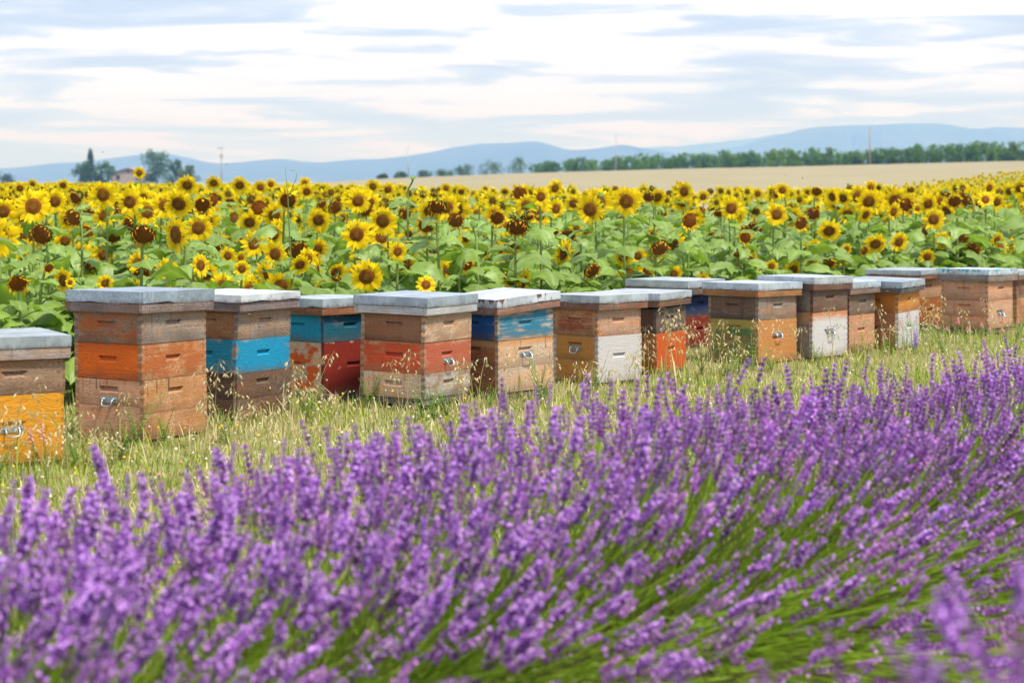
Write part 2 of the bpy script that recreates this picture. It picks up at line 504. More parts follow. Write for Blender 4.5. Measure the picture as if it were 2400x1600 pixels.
# farm behind the sunflowers on the left
m = 520 / 4667.
def farm_tree(name, lab, cat, px, w, ytop, Y, cg, up, seed, n=900, z0=.6):
    mm = Y / 4667.; x = (px - 1200) * mm; zt = float(terrain(x, Y)); top = CAM_H + (420 - ytop) * mm
    r0 = thing(name, lab, cat, (x, Y, zt), 0)
    obj('crown', crown_mesh('crown', seed, w * mm * 1.35, top - zt, z0, int(n * 1.6), .27, cg, up), r0)
    obj('trunk', trunk_mesh(seed + 1, (top - zt) * .75, .16), r0)
farm_tree('cypress_tree', 'dark narrow cypress tree rising from the clump left of the farmhouse', 'tree', 210, 17, 353, 522, (.05, .10, .026), .9, 400, 700)
farm_tree('broad_tree', 'dark rounded tree left of the farmhouse, under the cypress', 'tree', 203, 46, 383, 516, (.07, .14, .03), .1, 402, 1100)
farm_tree('broad_tree', 'rounded green tree touching the left wall of the farmhouse', 'tree', 240, 46, 384, 514, (.08, .16, .034), .1, 404, 1000)
farm_tree('broad_tree', 'tallest broad tree right of the farmhouse', 'tree', 366, 62, 359, 518, (.072, .145, .03), .15, 406, 1500)
farm_tree('broad_tree', 'smaller dark tree next to the tallest broad tree', 'tree', 412, 34, 377, 514, (.066, .135, .03), .3, 408, 700)
farm_tree('broad_tree', 'low olive yellow tree at the right end of the farm trees', 'tree', 442, 38, 391, 508, (.12, .165, .036), .1, 410, 700)
farm_tree('broad_tree', 'dark tree clump at the far left edge of the picture', 'tree', 6, 44, 412, 540, (.045, .080, .035), .1, 412, 500)
Yh = 524.; mm = Yh / 4667.; xh = (300 - 1200) * mm; zh = float(terrain(xh, Yh))
fh = thing('farmhouse', 'low pinkish stone farmhouse with a shallow gable between the trees', 'house', (xh, Yh, zh), 0)
t = NT('pink_render'); tcx = t.n('ShaderNodeTexCoord')
M_WALLH = t.surf(t.ramp(t.noise(tcx.outputs['Object'], .8, 5), [(.35, (.33, .265, .235)), (.65, (.42, .34, .30))]), .9)
t = NT('old_roof_tiles'); tcx = t.n('ShaderNodeTexCoord')
M_ROOFH = t.surf(t.ramp(t.noise(t.mapping(tcx.outputs['Object'], (4, .6, 1)), 1.5, 4), [(.35, (.30, .22, .19)), (.65, (.44, .34, .30))]), .9)
M_DARKH = NT('window_dark').surf((.03, .03, .035), .3)
W2, HE, HR, DP = 4.6, CAM_H + (420 - 406) * mm - zh, CAM_H + (420 - 394) * mm - zh, 8.
mb = MB()
mb.add([(-W2, 0, -.5), (W2, 0, -.5), (W2, 0, HE), (0, 0, HR), (-W2, 0, HE), (-W2, DP, -.5), (W2, DP, -.5), (W2, DP, HE), (0, DP, HR), (-W2, DP, HE)],
       [(2, 3, 4), (7, 9, 8)], [(0, 1, 2, 4), (5, 9, 7, 6), (1, 6, 7, 2), (0, 4, 9, 5)])
obj('wall', mb.mesh('wall', M_WALLH), fh)
for sx in (-1, 1):
    mb = MB(); o = .45; e = (HR - HE) / W2
    V = [(0, -o, HR + .06), (sx * (W2 + o), -o, HE - o * e + .06), (sx * (W2 + o), DP + o, HE - o * e + .06), (0, DP + o, HR + .06)]
    V += [(a, b, c + .14) for a, b, c in V]
    mb.add(V, None, [(0, 1, 2, 3), (4, 7, 6, 5), (0, 4, 5, 1), (1, 5, 6, 2), (2, 6, 7, 3)])
    obj('roof', mb.mesh('roof', M_ROOFH), fh)
for (wx, wz, ww, wh) in ((0, HE + .25, .6, .6), (-2.6, HE - 1.6, .9, 1.1), (2.6, HE - 1.6, .9, 1.1)):
    mb = MB(); box(mb, wx - ww / 2 - .1, wx + ww / 2 + .1, -.06, -.004, wz - .1, wz + wh + .1); w0 = obj('window', mb.mesh('window', M_WALLH), fh)
    mb = MB(); box(mb, wx - ww / 2, wx + ww / 2, -.085, -.062, wz, wz + wh); obj('pane', mb.mesh('pane', M_DARKH), w0)

# ------------------------------------------------------------------ beehives
def wood_mat(name, wood, dark, paint=None, cover=1.0, paint2=None, seed=0, half=.22, height=.16, rough=.8, grain=1.0, drip=0.0, topcol=None, topfrac=.25, scrape=.35, joints=True, hard=4.5, pg=.75):
    """weathered board: ring grain in the board's own metres, worn paint, finger joints and nails at its ends"""
    t = NT(name)
    uvn = t.n('ShaderNodeUVMap'); uv = uvn.outputs[0]
    sep = t.n('ShaderNodeSeparateXYZ'); t.l(uv, sep.inputs[0]); U, Vv = sep.outputs[0], sep.outputs[1]
    off = (seed * 3.71 % 17, seed * 7.13 % 23, seed * 1.7 % 9)
    warp = t.noise(t.mapping(uv, (3.5, 7, 1), off), 1.6, 3, .55)
    # growth rings
    wv = t.n('ShaderNodeTexWave', wave_type='BANDS', bands_direction='Y', Scale=1.0, Distortion=0, Detail=0)
    comb = t.n('ShaderNodeCombineXYZ')
    t.l(t.math('MULTIPLY', U, 1.2), comb.inputs[0])
    t.l(t.math('ADD', t.math('MULTIPLY', Vv, 15 + (seed * 5 % 7)), t.math('MULTIPLY', warp, 5.5 * grain)), comb.inputs[1])
    t.l(comb.outputs[0], wv.inputs['Vector'])
    rings = wv.outputs['Fac']
    fine = t.noise(t.mapping(uv, (5, 110, 1), off), 1.0, 5, .6)
    blot = t.noise(t.mapping(uv, (5, 9, 1), (off[1], off[0], 0)), 1.0, 5, .62)
    g = t.math('ADD', t.math('MULTIPLY', rings, .45), t.math('MULTIPLY', fine, .75))
    wc = t.ramp(g, [(.22, dark), (.62, wood), (.95, tuple(min(1, w * 1.22) for w in wood))])
    wc = t.mix(t.ramp(blot, [(.36, .55), (.62, 0.0)]), wc, tuple(d * .8 + w * .18 for d, w in zip(dark, wood)))
    tone = t.noise(t.mapping(uv, (3.2, 11, 1), (off[2], off[0], 0)), 1.0, 4, .6, .8)
    warm = (min(1, wood[0] * 1.25), wood[1] * .86, wood[2] * .58)
    wc = t.mix(t.ramp(tone, [(.44, 0.), (.62, .75)]), wc, t.mix(g, tuple(q * .55 for q in warm), warm))
    streak = t.noise(t.mapping(uv, (34, 2.2, 1), off), 1.0, 3, .55)
    wc = t.mix(t.ramp(streak, [(.58, 0.), (.70, .42)]), wc, tuple(q * .62 for q in dark))
    col = wc
    if paint is not None:
        wear = t.noise(t.mapping(uv, (8, 13, 1), (off[2], off[1], 0)), 1.0, 7, .62, .4)
        e = t.math('ADD', t.math('MULTIPLY', wear, 1.0), t.math('MULTIPLY', t.math('SUBTRACT', fine, .5), scrape))
        ed = t.math('MINIMUM', t.math('SUBTRACT', half, t.math('ABSOLUTE', U)), t.math('MINIMUM', Vv, t.math('SUBTRACT', height, Vv)))
        e = t.math('SUBTRACT', e, t.ramp(ed, [(0., .16), (.028, 0.)]))
        lo = .5 + (1 - cover - .5) * .62
        m = t.math('MULTIPLY_ADD', t.math('SUBTRACT', e, lo), hard, .25, clamp=True)
        pc = t.mix(t.math('MULTIPLY', g, pg), tuple(q * .62 for q in paint), tuple(min(1, q * 1.18) for q in paint))
        if paint2 is not None:
            pc = t.mix(t.ramp(blot, [(.44, 0.), (.56, 1.)]), pc, paint2)
        col = t.mix(m, col, pc)
    if topcol is not None:
        f = t.math('ADD', t.math('DIVIDE', Vv, height), t.math('MULTIPLY', t.math('SUBTRACT', blot, .5), .5))
        f = t.math('MULTIPLY', t.math('SUBTRACT', f, 1 - topfrac), 7, clamp=True)
        col = t.mix(t.math('MULTIPLY', f, .85), col, t.mix(fine, topcol, tuple(min(1, q * 1.25) for q in topcol)))
    # dirt splash, drips
    dirt = t.noise(t.mapping(uv, (22, 30, 1), off), 1.0, 5, .7)
    col = t.mix(t.math('MULTIPLY', t.math('GREATER_THAN', dirt, .68), .35), col, tuple(d * .6 for d in dark))
    spk = t.noise(t.mapping(uv, (1, 1, 1), (off[2], off[0], 0)), 110, 2, .5)
    col = t.mix(t.math('MULTIPLY', t.math('GREATER_THAN', spk, .765), .7), col, (.62, .58, .50))
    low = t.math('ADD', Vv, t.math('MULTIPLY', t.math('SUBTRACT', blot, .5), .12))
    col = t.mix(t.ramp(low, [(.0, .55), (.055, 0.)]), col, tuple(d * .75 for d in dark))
    if drip:
        dn = t.noise(t.mapping(uv, (70, 3, 1), off), 1.0, 2, .5)
        dm = t.math('MULTIPLY', t.math('GREATER_THAN', dn, .655), t.math('GREATER_THAN', t.math('DIVIDE', Vv, height), .58))
        col = t.mix(t.math('MULTIPLY', dm, drip), col, (.035, .014, .006))
    h = t.math('ADD', fine, t.math('MULTIPLY', rings, .4))
    if joints:
        edge = t.math('SUBTRACT', half, t.math('ABSOLUTE', U))
        tooth = t.math('GREATER_THAN', t.math('FRACT', t.math('MULTIPLY', Vv, 26)), .5)
        jm = t.math('MULTIPLY', t.math('LESS_THAN', edge, .013), tooth)
        col = t.mix(t.math('MULTIPLY', jm, t.math('MULTIPLY', blot, .8)), col, (.055, .045, .036))
        # nail heads in two columns near the ends
        nx = t.math('ABSOLUTE', t.math('SUBTRACT', edge, .030))
        nz = t.math('ABSOLUTE', t.math('SUBTRACT', t.math('FRACT', t.math('MULTIPLY', Vv, 17)), .5))
        nm = t.math('LESS_THAN', t.math('ADD', t.math('MULTIPLY', nx, nx), t.math('MULTIPLY', t.math('MULTIPLY', nz, nz), .0035)), .000012)
        col = t.mix(t.math('MULTIPLY', nm, .85), col, (.02, .016, .014))
    return t.surf(col, rough, 0, .25, t.bump(h, .45, .004))

def metal_mat(name, base, seed=0, spangle=.3, drip=None, rough=.46, rust=.22, metallic=.32):
    t = NT(name)
    tcx = t.n('ShaderNodeTexCoord'); P = tcx.outputs['Object']
    off = (seed * 1.3, seed * .7, seed * 2.1)
    v = t.n('ShaderNodeTexVoronoi', Scale=95.0); t.l(t.mapping(P, (1, 1, 1), off), v.inputs['Vector'])
    vs = t.n('ShaderNodeSeparateColor'); t.l(v.outputs['Color'], vs.inputs[0])
    big = t.noise(t.mapping(P, (1, 1, 1), off), 7, 6, .65)
    st = t.noise(t.mapping(P, (26, 26, 3), off), 1.0, 4, .6)
    c = t.mix(t.math('MULTIPLY', vs.outputs[0], spangle), base, tuple(q * .55 for q in base))
    c = t.mix(t.ramp(big, [(.40, 0.), (.64, .95)]), c, tuple(q * .62 for q in base))
    c = t.mix(t.ramp(st, [(.60, 0.), (.68, .45)]), c, (.46, .50, .52))
    rn = t.noise(t.mapping(P, (1, 1, 1), off), 30, 5, .7)
    c = t.mix(t.ramp(rn, [(.66 - rust * .15, 0.), (.70 - rust * .15, .8)]), c, (.16, .085, .045))
    met = metallic
    if drip is not None:
        geo = t.n('ShaderNodeTexCoord'); sp = t.n('ShaderNodeSeparateXYZ'); t.l(P, sp.inputs[0])
        dn = t.noise(t.mapping(P, (30, 30, 2.5), off), 1.0, 5, .6)
        bl = t.noise(t.mapping(P, (7, 7, 0), off), 1.0, 2, .5)
        gn = t.n('ShaderNodeTexCoord'); sn = t.n('ShaderNodeSeparateXYZ'); t.l(gn.outputs['Normal'], sn.inputs[0])
        zz = t.math('MULTIPLY_ADD', sp.outputs[2], 5.0, dn)
        m = t.math('MULTIPLY', t.math('MULTIPLY', t.math('GREATER_THAN', zz, .70), t.math('GREATER_THAN', bl, .50)), t.math('LESS_THAN', sn.outputs[2], .5))
        c = t.mix(m, c, drip); met = t.math('MULTIPLY', t.math('SUBTRACT', 1.0, m), metallic)
    dz = t.n('ShaderNodeSeparateXYZ'); t.l(P, dz.inputs[0])
    dl = t.noise(t.mapping(P, (40, 40, 6), off), 1.0, 4, .6)
    dd = t.math('SUBTRACT', t.math('MULTIPLY', dl, .055), dz.outputs[2])
    c = t.mix(t.ramp(dd, [(.012, 0.), (.030, .7)]), c, (.15, .12, .095))
    return t.surf(c, t.math('MULTIPLY_ADD', big, .3, rough - .12), met, .5, t.bump(t.math('ADD', big, t.math('MULTIPLY', vs.outputs[0], .1)), .12, .01))

M_GALV = NT('bright_zinc').surf((.50, .55, .58), .32, .85, .5)
M_PLATE = NT('aged_zinc').surf((.33, .37, .37), .5, .7, .5)
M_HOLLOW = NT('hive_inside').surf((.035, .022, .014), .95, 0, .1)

def board_mesh(name, L, h, t=.024, slot=None, mat=None, seed=0, tilt=0.):
    """a board: length along x, outside face towards -y at y=0, from z=0 to h; slot=(cx, cz, w, hh, depth) is a hand grip cut into it"""
    mb = MB(); UV = []
    hw = L / 2; rg = random.Random(seed)
    e = .0022
    if slot is None:
        xs, zs = [-hw, hw], [0, h]
    else:
        cx, cz, w, hh, dp = slot
        xs = [-hw, cx - w / 2, cx + w / 2, hw]; zs = [0, cz - hh / 2, cz + hh / 2, h]
    V = []; Q = []; T = []
    nx, nz = len(xs), len(zs)
    for j, z in enumerate(zs):
        for i, x in enumerate(xs):
            V.append((x, 0, z)); UV.append((x, z))
    for j in range(nz - 1):
        for i in range(nx - 1):
            if slot is not None and i == 1 and j == 1: continue
            a = j * nx + i
            Q.append((a, a + 1, a + nx + 1, a + nx))
    if slot is not None:
        # wedge-shaped grip with a curved lower lip: deep under the top edge, running out towards the bottom
        a, b, d, c = 1 * nx + 1, 1 * nx + 2, 2 * nx + 1, 2 * nx + 2
        k = len(V)
        V += [(cx - w * .46, dp, cz + hh * .36), (cx + w * .46, dp, cz + hh * .36), (cx - w * .30, dp * .55, cz - hh * .18), (cx + w * .30, dp * .55, cz - hh * .18)]
        UV += [(cx - w * .46, cz + .01), (cx + w * .46, cz + .01), (cx - w * .3, cz), (cx + w * .3, cz)]
        Q += [(d, k, k + 1, c), (k, k + 2, k + 3, k + 1), (k + 2, a, b, k + 3)]
        Q += [(d, a, k + 2, k), (c, k + 1, k + 3, b)]
    # edges and back with a slightly eased rim
    k = len(V)
    V += [(-hw, t, 0), (hw, t, 0), (hw, t, h), (-hw, t, h), (-hw, 0, 0), (hw, 0, 0), (hw, 0, h), (-hw, 0, h)]
    UV += [(-hw, 0), (hw, 0), (hw, h), (-hw, h), (-hw, .01), (hw, .01), (hw, h - .01), (-hw, h - .01)]
    Q += [(k + 1, k, k + 3, k + 2), (k, k + 1, k + 5, k + 4), (k + 2, k + 3, k + 7, k + 6), (k + 1, k + 2, k + 6, k + 5), (k + 3, k, k + 4, k + 7)]
    V = np.array(V, float)
    mb.add(V, None, Q)
    return mb.mesh(name, mat, False, uv=UV)

def handle_mesh():
    mb = MB()
    box(mb, -.052, .052, -.003, 0, -.014, .014, (1, 1, 1))
    return mb.mesh('handle_plate', M_PLATE)
def handle_ring():
    mb = MB()
    pts = [(-.030, -.004, .002), (-.031, -.016, -.004), (-.030, -.022, -.020), (-.024, -.024, -.029), (0, -.024, -.031), (.024, -.024, -.029), (.030, -.022, -.020), (.031, -.016, -.004), (.030, -.004, .002)]
    tube(mb, pts, .0036, 6)
    for sx in (-1, 1):
        tube(mb, [(sx * .030 - .008, -.007, .002), (sx * .030 + .008, -.007, .002)], .006, 6)
    for sx in (-1, 1):
        tube(mb, [(sx * .045, -.003, .004), (sx * .045, -.0055, .004)], .0035, 6)
    return mb.mesh('handle', M_GALV, True)
ME_HP, ME_HR = handle_mesh(), handle_ring()

def lid_cover_mesh(name, W, D, hm, mat, seed, plain=True):
    """sheet metal tray turned over the lid: top with gentle dents, folded sides, folded corner seams; open underneath"""
    mb = MB(); rg = np.random.default_rng(seed)
    n = 7; V = []; Q = []
    xs = np.linspace(-W / 2, W / 2, n); ys = np.linspace(-D / 2, D / 2, n)
    for j in range(n):
        for i in range(n):
            edge = min(i, n - 1 - i, j, n - 1 - j)
            V.append((xs[i], ys[j], hm - (0 if edge else .0012) + (rg.normal(0, .0016) if edge else 0)))
    for j in range(n - 1):
        for i in range(n - 1):
            a = j * n + i; Q.append((a, a + 1, a + n + 1, a + n))
    mb.add(V, None, Q)
    th = .0016
    ring = [(-W / 2, -D / 2), (W / 2, -D / 2), (W / 2, D / 2), (-W / 2, D / 2)]
    for k in range(4):
        (x0, y0), (x1, y1) = ring[k], ring[(k + 1) % 4]
        m = 6; P = []
        nxn, nyn = (y1 - y0), -(x1 - x0); ln = math.hypot(nxn, nyn); nxn /= ln; nyn /= ln
        for i in range(m + 1):
            f = i / m; w = rg.normal(0, .0026) if 0 < i < m else 0
            x, y = x0 + (x1 - x0) * f, y0 + (y1 - y0) * f
            P.append((x, y, hm - .0012)); P.append((x + nxn * (.001 + w * .6), y + nyn * (.001 + w * .6), w * 1.2))
            P.append((x - nxn * th, y - nyn * th, w * 1.2)); P.append((x - nxn * th, y - nyn * th, hm - .004))
        QQ = []
        for i in range(m):
            for q in range(3):
                a = i * 4 + q; QQ.append((a, a + 4, a + 5, a + 1)[::-1])
        mb.add(P, None, QQ)
        for q in range(5):      # nail heads along the folded edge
            f = (q + .5 + rg.uniform(-.2, .2)) / 5; zz = hm * rg.uniform(.25, .45); r = .0032
            px_, py_ = x0 + (x1 - x0) * f + nxn * .0035, y0 + (y1 - y0) * f + nyn * .0035
            ux, uy = (x1 - x0) / ln, (y1 - y0) / ln
            mb.add([(px_ + ux * r * math.cos(a), py_ + uy * r * math.cos(a), zz + r * math.sin(a)) for a in np.arange(6) * math.pi / 3], [(0, 1, 2), (0, 2, 5), (2, 3, 5), (3, 4, 5)], None)
        # folded corner seam
        c = (x0 + nxn * .0, y0)
        tx, ty = (x1 - x0) / ln, (y1 - y0) / ln
        s0 = .012
        mb.add([(x0 + tx * .001 + nxn * .0014, y0 + ty * .001 + nyn * .0014, .001), (x0 + tx * s0 + nxn * .0034, y0 + ty * s0 + nyn * .0034, .001), (x0 + tx * s0 + nxn * .0034, y0 + ty * s0 + nyn * .0034, hm - .002), (x0 + tx * .001 + nxn * .0014, y0 + ty * .001 + nyn * .0014, hm - .002),
                (x0 + tx * (s0 + .0015) + nxn * .0006, y0 + ty * (s0 + .0015) + nyn * .0006, .001), (x0 + tx * (s0 + .0015) + nxn * .0006, y0 + ty * (s0 + .0015) + nyn * .0006, hm - .002)],
               None, [(0, 1, 2, 3), (1, 4, 5, 2)])
    return mb.mesh(name, mat, False)

# colours (albedo)
GREY = ((.32, .255, .20), (.12, .092, .072)); GREYBR = ((.31, .205, .13), (.11, .066, .040)); TAN = ((.53, .32, .165), (.23, .115, .05))
PALE = ((.58, .45, .32), (.30, .19, .115)); BROWN = ((.33, .16, .075), (.12, .052, .024)); DARKBR = ((.125, .075, .048), (.042, .024, .016))
PINK = ((.55, .32, .195), (.26, .13, .068)); WHITE = (.70, .67, .62); ORANGE = (.68, .13, .010); OCHRE = (.66, .29, .018)
BLUE = (.012, .27, .46); RED = (.33, .042, .014)
class F:   # one face of one box
    def __init__(s, w, paint=None, cover=1., handle=None, planks=1, slot=True, **kw): s.w, s.p, s.c, s.h, s.pl, s.slot, s.kw = w, paint, cover, handle, planks, slot, kw

HIVE_N = [0]
ME_PLATE_CACHE = {}
def hive(label, x, y, th, Lr, Ll, z0, boxes, lid, lean=(0, 0), group='beehives in a row along the sunflower field'):
    """boxes: bottom to top (z bottom, height, right face, left face, kind); lid: dict(z, hm, hw, metal, wood, over)"""
    HIVE_N[0] += 1; sd = HIVE_N[0]
    th = R(th)
    ca, sa = math.cos(th), math.sin(th)
    cx = x + ca * Lr / 2 - sa * Ll / 2; cyy = y + sa * Lr / 2 + ca * Ll / 2
    root = thing('beehive', label, 'beehive', (cx, cyy, 0), th, group)
    rgl = random.Random(sd * 77)
    root.rotation_euler = (R(lean[0] + rgl.uniform(-.7, .7)), R(lean[1] + rgl.uniform(-.7, .7)), th)
    # floor board on two bearers
    mb = MB()
    box(mb, -Lr / 2 + .01, Lr / 2 - .01, -Ll / 2 + .005, Ll / 2 - .005, max(z0 - .035, .004), z0 - .001)
    obj('floor_board', mb.mesh('floor_board', M_FLOOR), root)
    for sy in (-1, 1):
        mb = MB(); box(mb, -Lr / 2 - .01, Lr / 2 + .01, sy * Ll * .3 - .035, sy * Ll * .3 + .035, -.06, max(z0 - .037, 0.002))
        obj('bearer', mb.mesh('bearer', M_FLOOR), root)
    rg = random.Random(sd * 31)
    for bi, (zb, h, fr, fl, kind) in enumerate(boxes):
        jx, jy, ja = rg.uniform(-.004, .004), rg.uniform(-.004, .004), rg.uniform(-.010, .010)
        mb = MB(); ww = .028
        box(mb, -Lr / 2 + ww, Lr / 2 - ww, -Ll / 2 + ww, Ll / 2 - ww, .004, h - .006)
        M0 = mat4(rotz(ja), (jx, jy, zb))
        bx = obj(kind, mb.mesh(kind, M_HOLLOW), root, M0)
        gap = .0016
        for side in range(4):      # right, left, and the two faces turned away
            f = fr if side in (0, 2) else fl
            L = Lr if side in (0, 2) else Ll - .0484
            A = [rotz(0), rotz(-math.pi / 2), rotz(math.pi), rotz(math.pi / 2)][side]
            dist = Ll / 2 if side in (0, 2) else Lr / 2
            vis = side in (0, 1)
            Lf = L if side in (0, 2) else L + .0484
            npl = f.pl if vis else 1
            cuts = [0, h] if npl == 1 else [0, h * rg.uniform(.40, .58), h]
            for k in range(npl):
                hk = cuts[k + 1] - cuts[k] - gap
                key = 'board'
                sl = None
                if f.slot and k == npl - 1:
                    cz = (h * .56 - cuts[k]) if npl == 1 else hk * .62
                    sl = (rg.uniform(-.012, .012), cz, .122, .030, .018)
                elif f.slot and npl == 1:
                    sl = (0, h * .55, .122, .030, .018)
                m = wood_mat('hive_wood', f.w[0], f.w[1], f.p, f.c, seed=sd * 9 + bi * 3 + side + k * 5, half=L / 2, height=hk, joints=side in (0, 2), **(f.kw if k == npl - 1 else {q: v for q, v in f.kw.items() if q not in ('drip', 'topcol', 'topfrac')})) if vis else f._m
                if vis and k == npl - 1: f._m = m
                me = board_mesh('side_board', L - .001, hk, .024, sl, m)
                n = A @ np.array([0, -1., 0])
                o = obj('side_board', me, bx, mat4(A, (n[0] * dist, n[1] * dist, cuts[k] + gap / 2)))
            if f.h and vis:
                hz = f.h * h
                n = A @ np.array([0, -1., 0])
                o = obj('handle_plate', ME_HP, bx, mat4(A, (n[0] * (dist + .0002), n[1] * (dist + .0002), hz)))
                o = obj('handle', ME_HR, bx, mat4(A, (n[0] * (dist + .0002), n[1] * (dist + .0002), hz)))
    # lid: wooden rim boards and the zinc cover
    ov = lid.get('over', .030)
    W, D = Lr + 2 * ov, Ll + 2 * ov
    zt = lid['z']; hm = lid.get('hm', .052); hw = lid.get('hw', .05)
    ltilt = rotx(R(lid.get('tx', rg.uniform(-.5, .5)))) @ roty(R(lid.get('ty', rg.uniform(-.5, .5)))) @ rotz(R(rg.uniform(-1.2, 1.2)))
    core = MB(); box(core, -W / 2 + .026, W / 2 - .026, -D / 2 + .026, D / 2 - .026, -hw * .45, hm - .008)
    lo = obj('lid', core.mesh('lid', M_HOLLOW), root, mat4(ltilt, (rg.uniform(-.004, .004), rg.uniform(-.004, .004), zt - hm)))
    for side in range(4):
        L = W - .006 if side in (0, 2) else D - .054
        A = [rotz(0), rotz(-math.pi / 2), rotz(math.pi), rotz(math.pi / 2)][side]
        dist = (D if side in (0, 2) else W) / 2 - .003
        w = lid['wood']
        m = wood_mat('lid_wood', w[0], w[1], lid.get('paint'), lid.get('cover', 0), seed=sd * 13 + side + 50, half=L / 2, height=hw, joints=False) if side < 2 else m
        me = board_mesh('rim_board', L, hw - .002, .022, None, m)
        n = A @ np.array([0, -1., 0])
        spl = lid.get('splay', 0) if side < 2 else 0
        B = A @ rotx(R(-spl)) if spl else A
        obj('rim_board', me, lo, mat4(B, (n[0] * dist, n[1] * dist, -hw)))
    obj('zinc_cover', lid_cover_mesh('zinc_cover', W, D, hm, lid['metal'], sd), lo)
    return root

t = NT('floor_wood'); tcx = t.n('ShaderNodeTexCoord')
M_FLOOR = t.surf(t.ramp(t.noise(t.mapping(tcx.outputs['Object'], (6, 40, 40)), 1, 4), [(.35, (.10, .085, .07)), (.65, (.24, .21, .18))]), .85)

WHITE_W = ((.60, .55, .50), (.40, .35, .30))
MZ = lambda s, base=(.42, .48, .52), **k: metal_mat('zinc_sheet', tuple(min(.7, q * .92) for q in base), s, **k)
WOODGREY = ((.34, .29, .26), (.16, .125, .11))

hive('mustard yellow beehive with a grey top box, closest to the camera', -2.404, 8.665, 31, .47, .43, .02,
     [(.02, .302, F(TAN, OCHRE, .97, handle=.50, planks=1, grain=.6), F(TAN, OCHRE, .97), 'brood_box'), (.323, .158, F(GREYBR), F(GREYBR), 'super_box')],
     dict(z=.580, hm=.052, hw=.050, metal=MZ(1, (.42, .49, .50), spangle=.12), wood=((.42, .37, .33), (.2, .16, .14))))
hive('tallest beehive, three boxes with a vivid orange one in the middle', -1.776, 9.560, 60, .485, .43, .012,
     [(.012, .286, F(TAN, (.46, .22, .085), .65, planks=2, drip=.75), F(PINK, None, 0, handle=.66, planks=2, grain=1.6, drip=.6), 'brood_box'),
      (.299, .173, F(TAN, (.42, .125, .035), .72, scrape=.8), F(BROWN, ORANGE, .97, scrape=.3), 'super_box'),
      (.473, .165, F(GREY, (.42, .24, .13), .30, grain=1.8), F(GREYBR, (.44, .115, .025), .58, scrape=.9), 'super_box')],
     dict(z=.727, hm=.058, hw=.046, metal=MZ(2, (.38, .47, .53), spangle=.75), wood=((.27, .21, .18), (.11, .08, .07))))
hive('three-box beehive with a turquoise middle box and a gaping white lid', -1.447, 10.435, 60, .47, .42, .0,
     [(.0, .250, F(((.17, .112, .075), (.06, .038, .026)), None, 0, planks=2), F(DARKBR, None, 0, planks=2), 'brood_box'), (.25, .177, F(GREY, BLUE, .93), F(GREY, (.008, .17, .27), .95), 'super_box'),
      (.427, .165, F(GREY, (.36, .22, .13), .5), F(BROWN, (.38, .19, .07), .6, drip=.3), 'super_box')],
     dict(z=.666, hm=.040, hw=.048, metal=MZ(3, (.72, .76, .79), spangle=.1), wood=((.23, .195, .185), (.09, .07, .066)), splay=7, over=.034))
hive('beehive with peeling orange red lower box and a blue box on top', -1.073, 11.355, 50, .46, .42, .03,
     [(.03, .305, F(PALE, (.24, .022, .010), .83, scrape=.2, hard=16), F(PALE, (.66, .11, .012), .50, scrape=.15, hard=16, paint2=(.60, .09, .012)), 'brood_box'), (.336, .160, F(GREY, (.010, .105, .155), .93), F(GREY, (.016, .27, .40), .95), 'super_box')],
     dict(z=.585, hm=.050, hw=.044, metal=MZ(4, (.50, .58, .60), spangle=.1), wood=BROWN))
hive('beehive of three shallow boxes with a worn brick red middle one', -.485, 10.936, 60, .49, .425, .062,
     [(.062, .138, F(GREY, (.50, .45, .38), .6), F(PALE, None, 0, grain=1.3), 'super_box'), (.20, .172, F(PINK, (.46, .115, .055), .82, handle=.36, scrape=.5), F(TAN, (.58, .085, .028), .84, scrape=.9, grain=1.8), 'super_box'),
      (.373, .165, F(PALE, (.42, .26, .155), .7), F(BROWN, (.33, .16, .085), .7), 'super_box')],
     dict(z=.624, hm=.054, hw=.044, metal=MZ(5, (.44, .52, .58), spangle=.25, rust=.25), wood=((.50, .50, .49), (.28, .26, .24)), paint=(.56, .58, .58), cover=.8))
hive('beehive under a lid with brown drips, blue box over pale wood', -.079, 11.464, 46, .47, .42, .04,
     [(.04, .300, F(PALE, None, 0, handle=.72, planks=2, grain=1.5, drip=.55, topcol=(.50, .22, .06), topfrac=.22), F(BROWN, None, 0, planks=2, topcol=(.42, .22, .08), topfrac=.3), 'brood_box'), (.341, .165, F(PALE, (.035, .20, .30), .80, grain=2.2, scrape=.9), F(GREY, (.008, .085, .27), .9, scrape=.6), 'super_box')],
     dict(z=.597, hm=.050, hw=.042, metal=MZ(6, (.66, .71, .74), spangle=.1, drip=(.13, .062, .036)), wood=((.36, .23, .17), (.15, .08, .06)), ty=-3.0))
hive('beehive with one white and one ochre face on its lower box', .524, 12.221, 45, .405, .38, .02,
     [(.02, .284, F(WHITE_W, (.70, .67, .65), .95, scrape=.1, pg=.3), F(TAN, (.55, .25, .05), .85, handle=.72, planks=2), 'brood_box'), (.304, .165, F(PINK, (.46, .31, .22), .6, planks=1), F(TAN, (.33, .085, .035), .62, scrape=.6), 'super_box')],
     dict(z=.555, hm=.048, hw=.042, metal=MZ(7, (.53, .59, .61), spangle=.15), wood=((.28, .17, .12), (.12, .06, .04))))
hive('beehive with bright orange lower box behind tall dry oats', .932, 12.829, 60, .455, .42, .02,
     [(.02, .253, F(TAN, (.56, .10, .012), .97), F(BROWN, (.27, .095, .018), .9), 'brood_box'), (.273, .160, F(((.15, .115, .09), (.055, .04, .03))), F(DARKBR), 'super_box')],
     dict(z=.537, hm=.048, hw=.042, metal=MZ(8, (.54, .60, .63), spangle=.2), wood=((.25, .15, .095), (.1, .05, .03))))
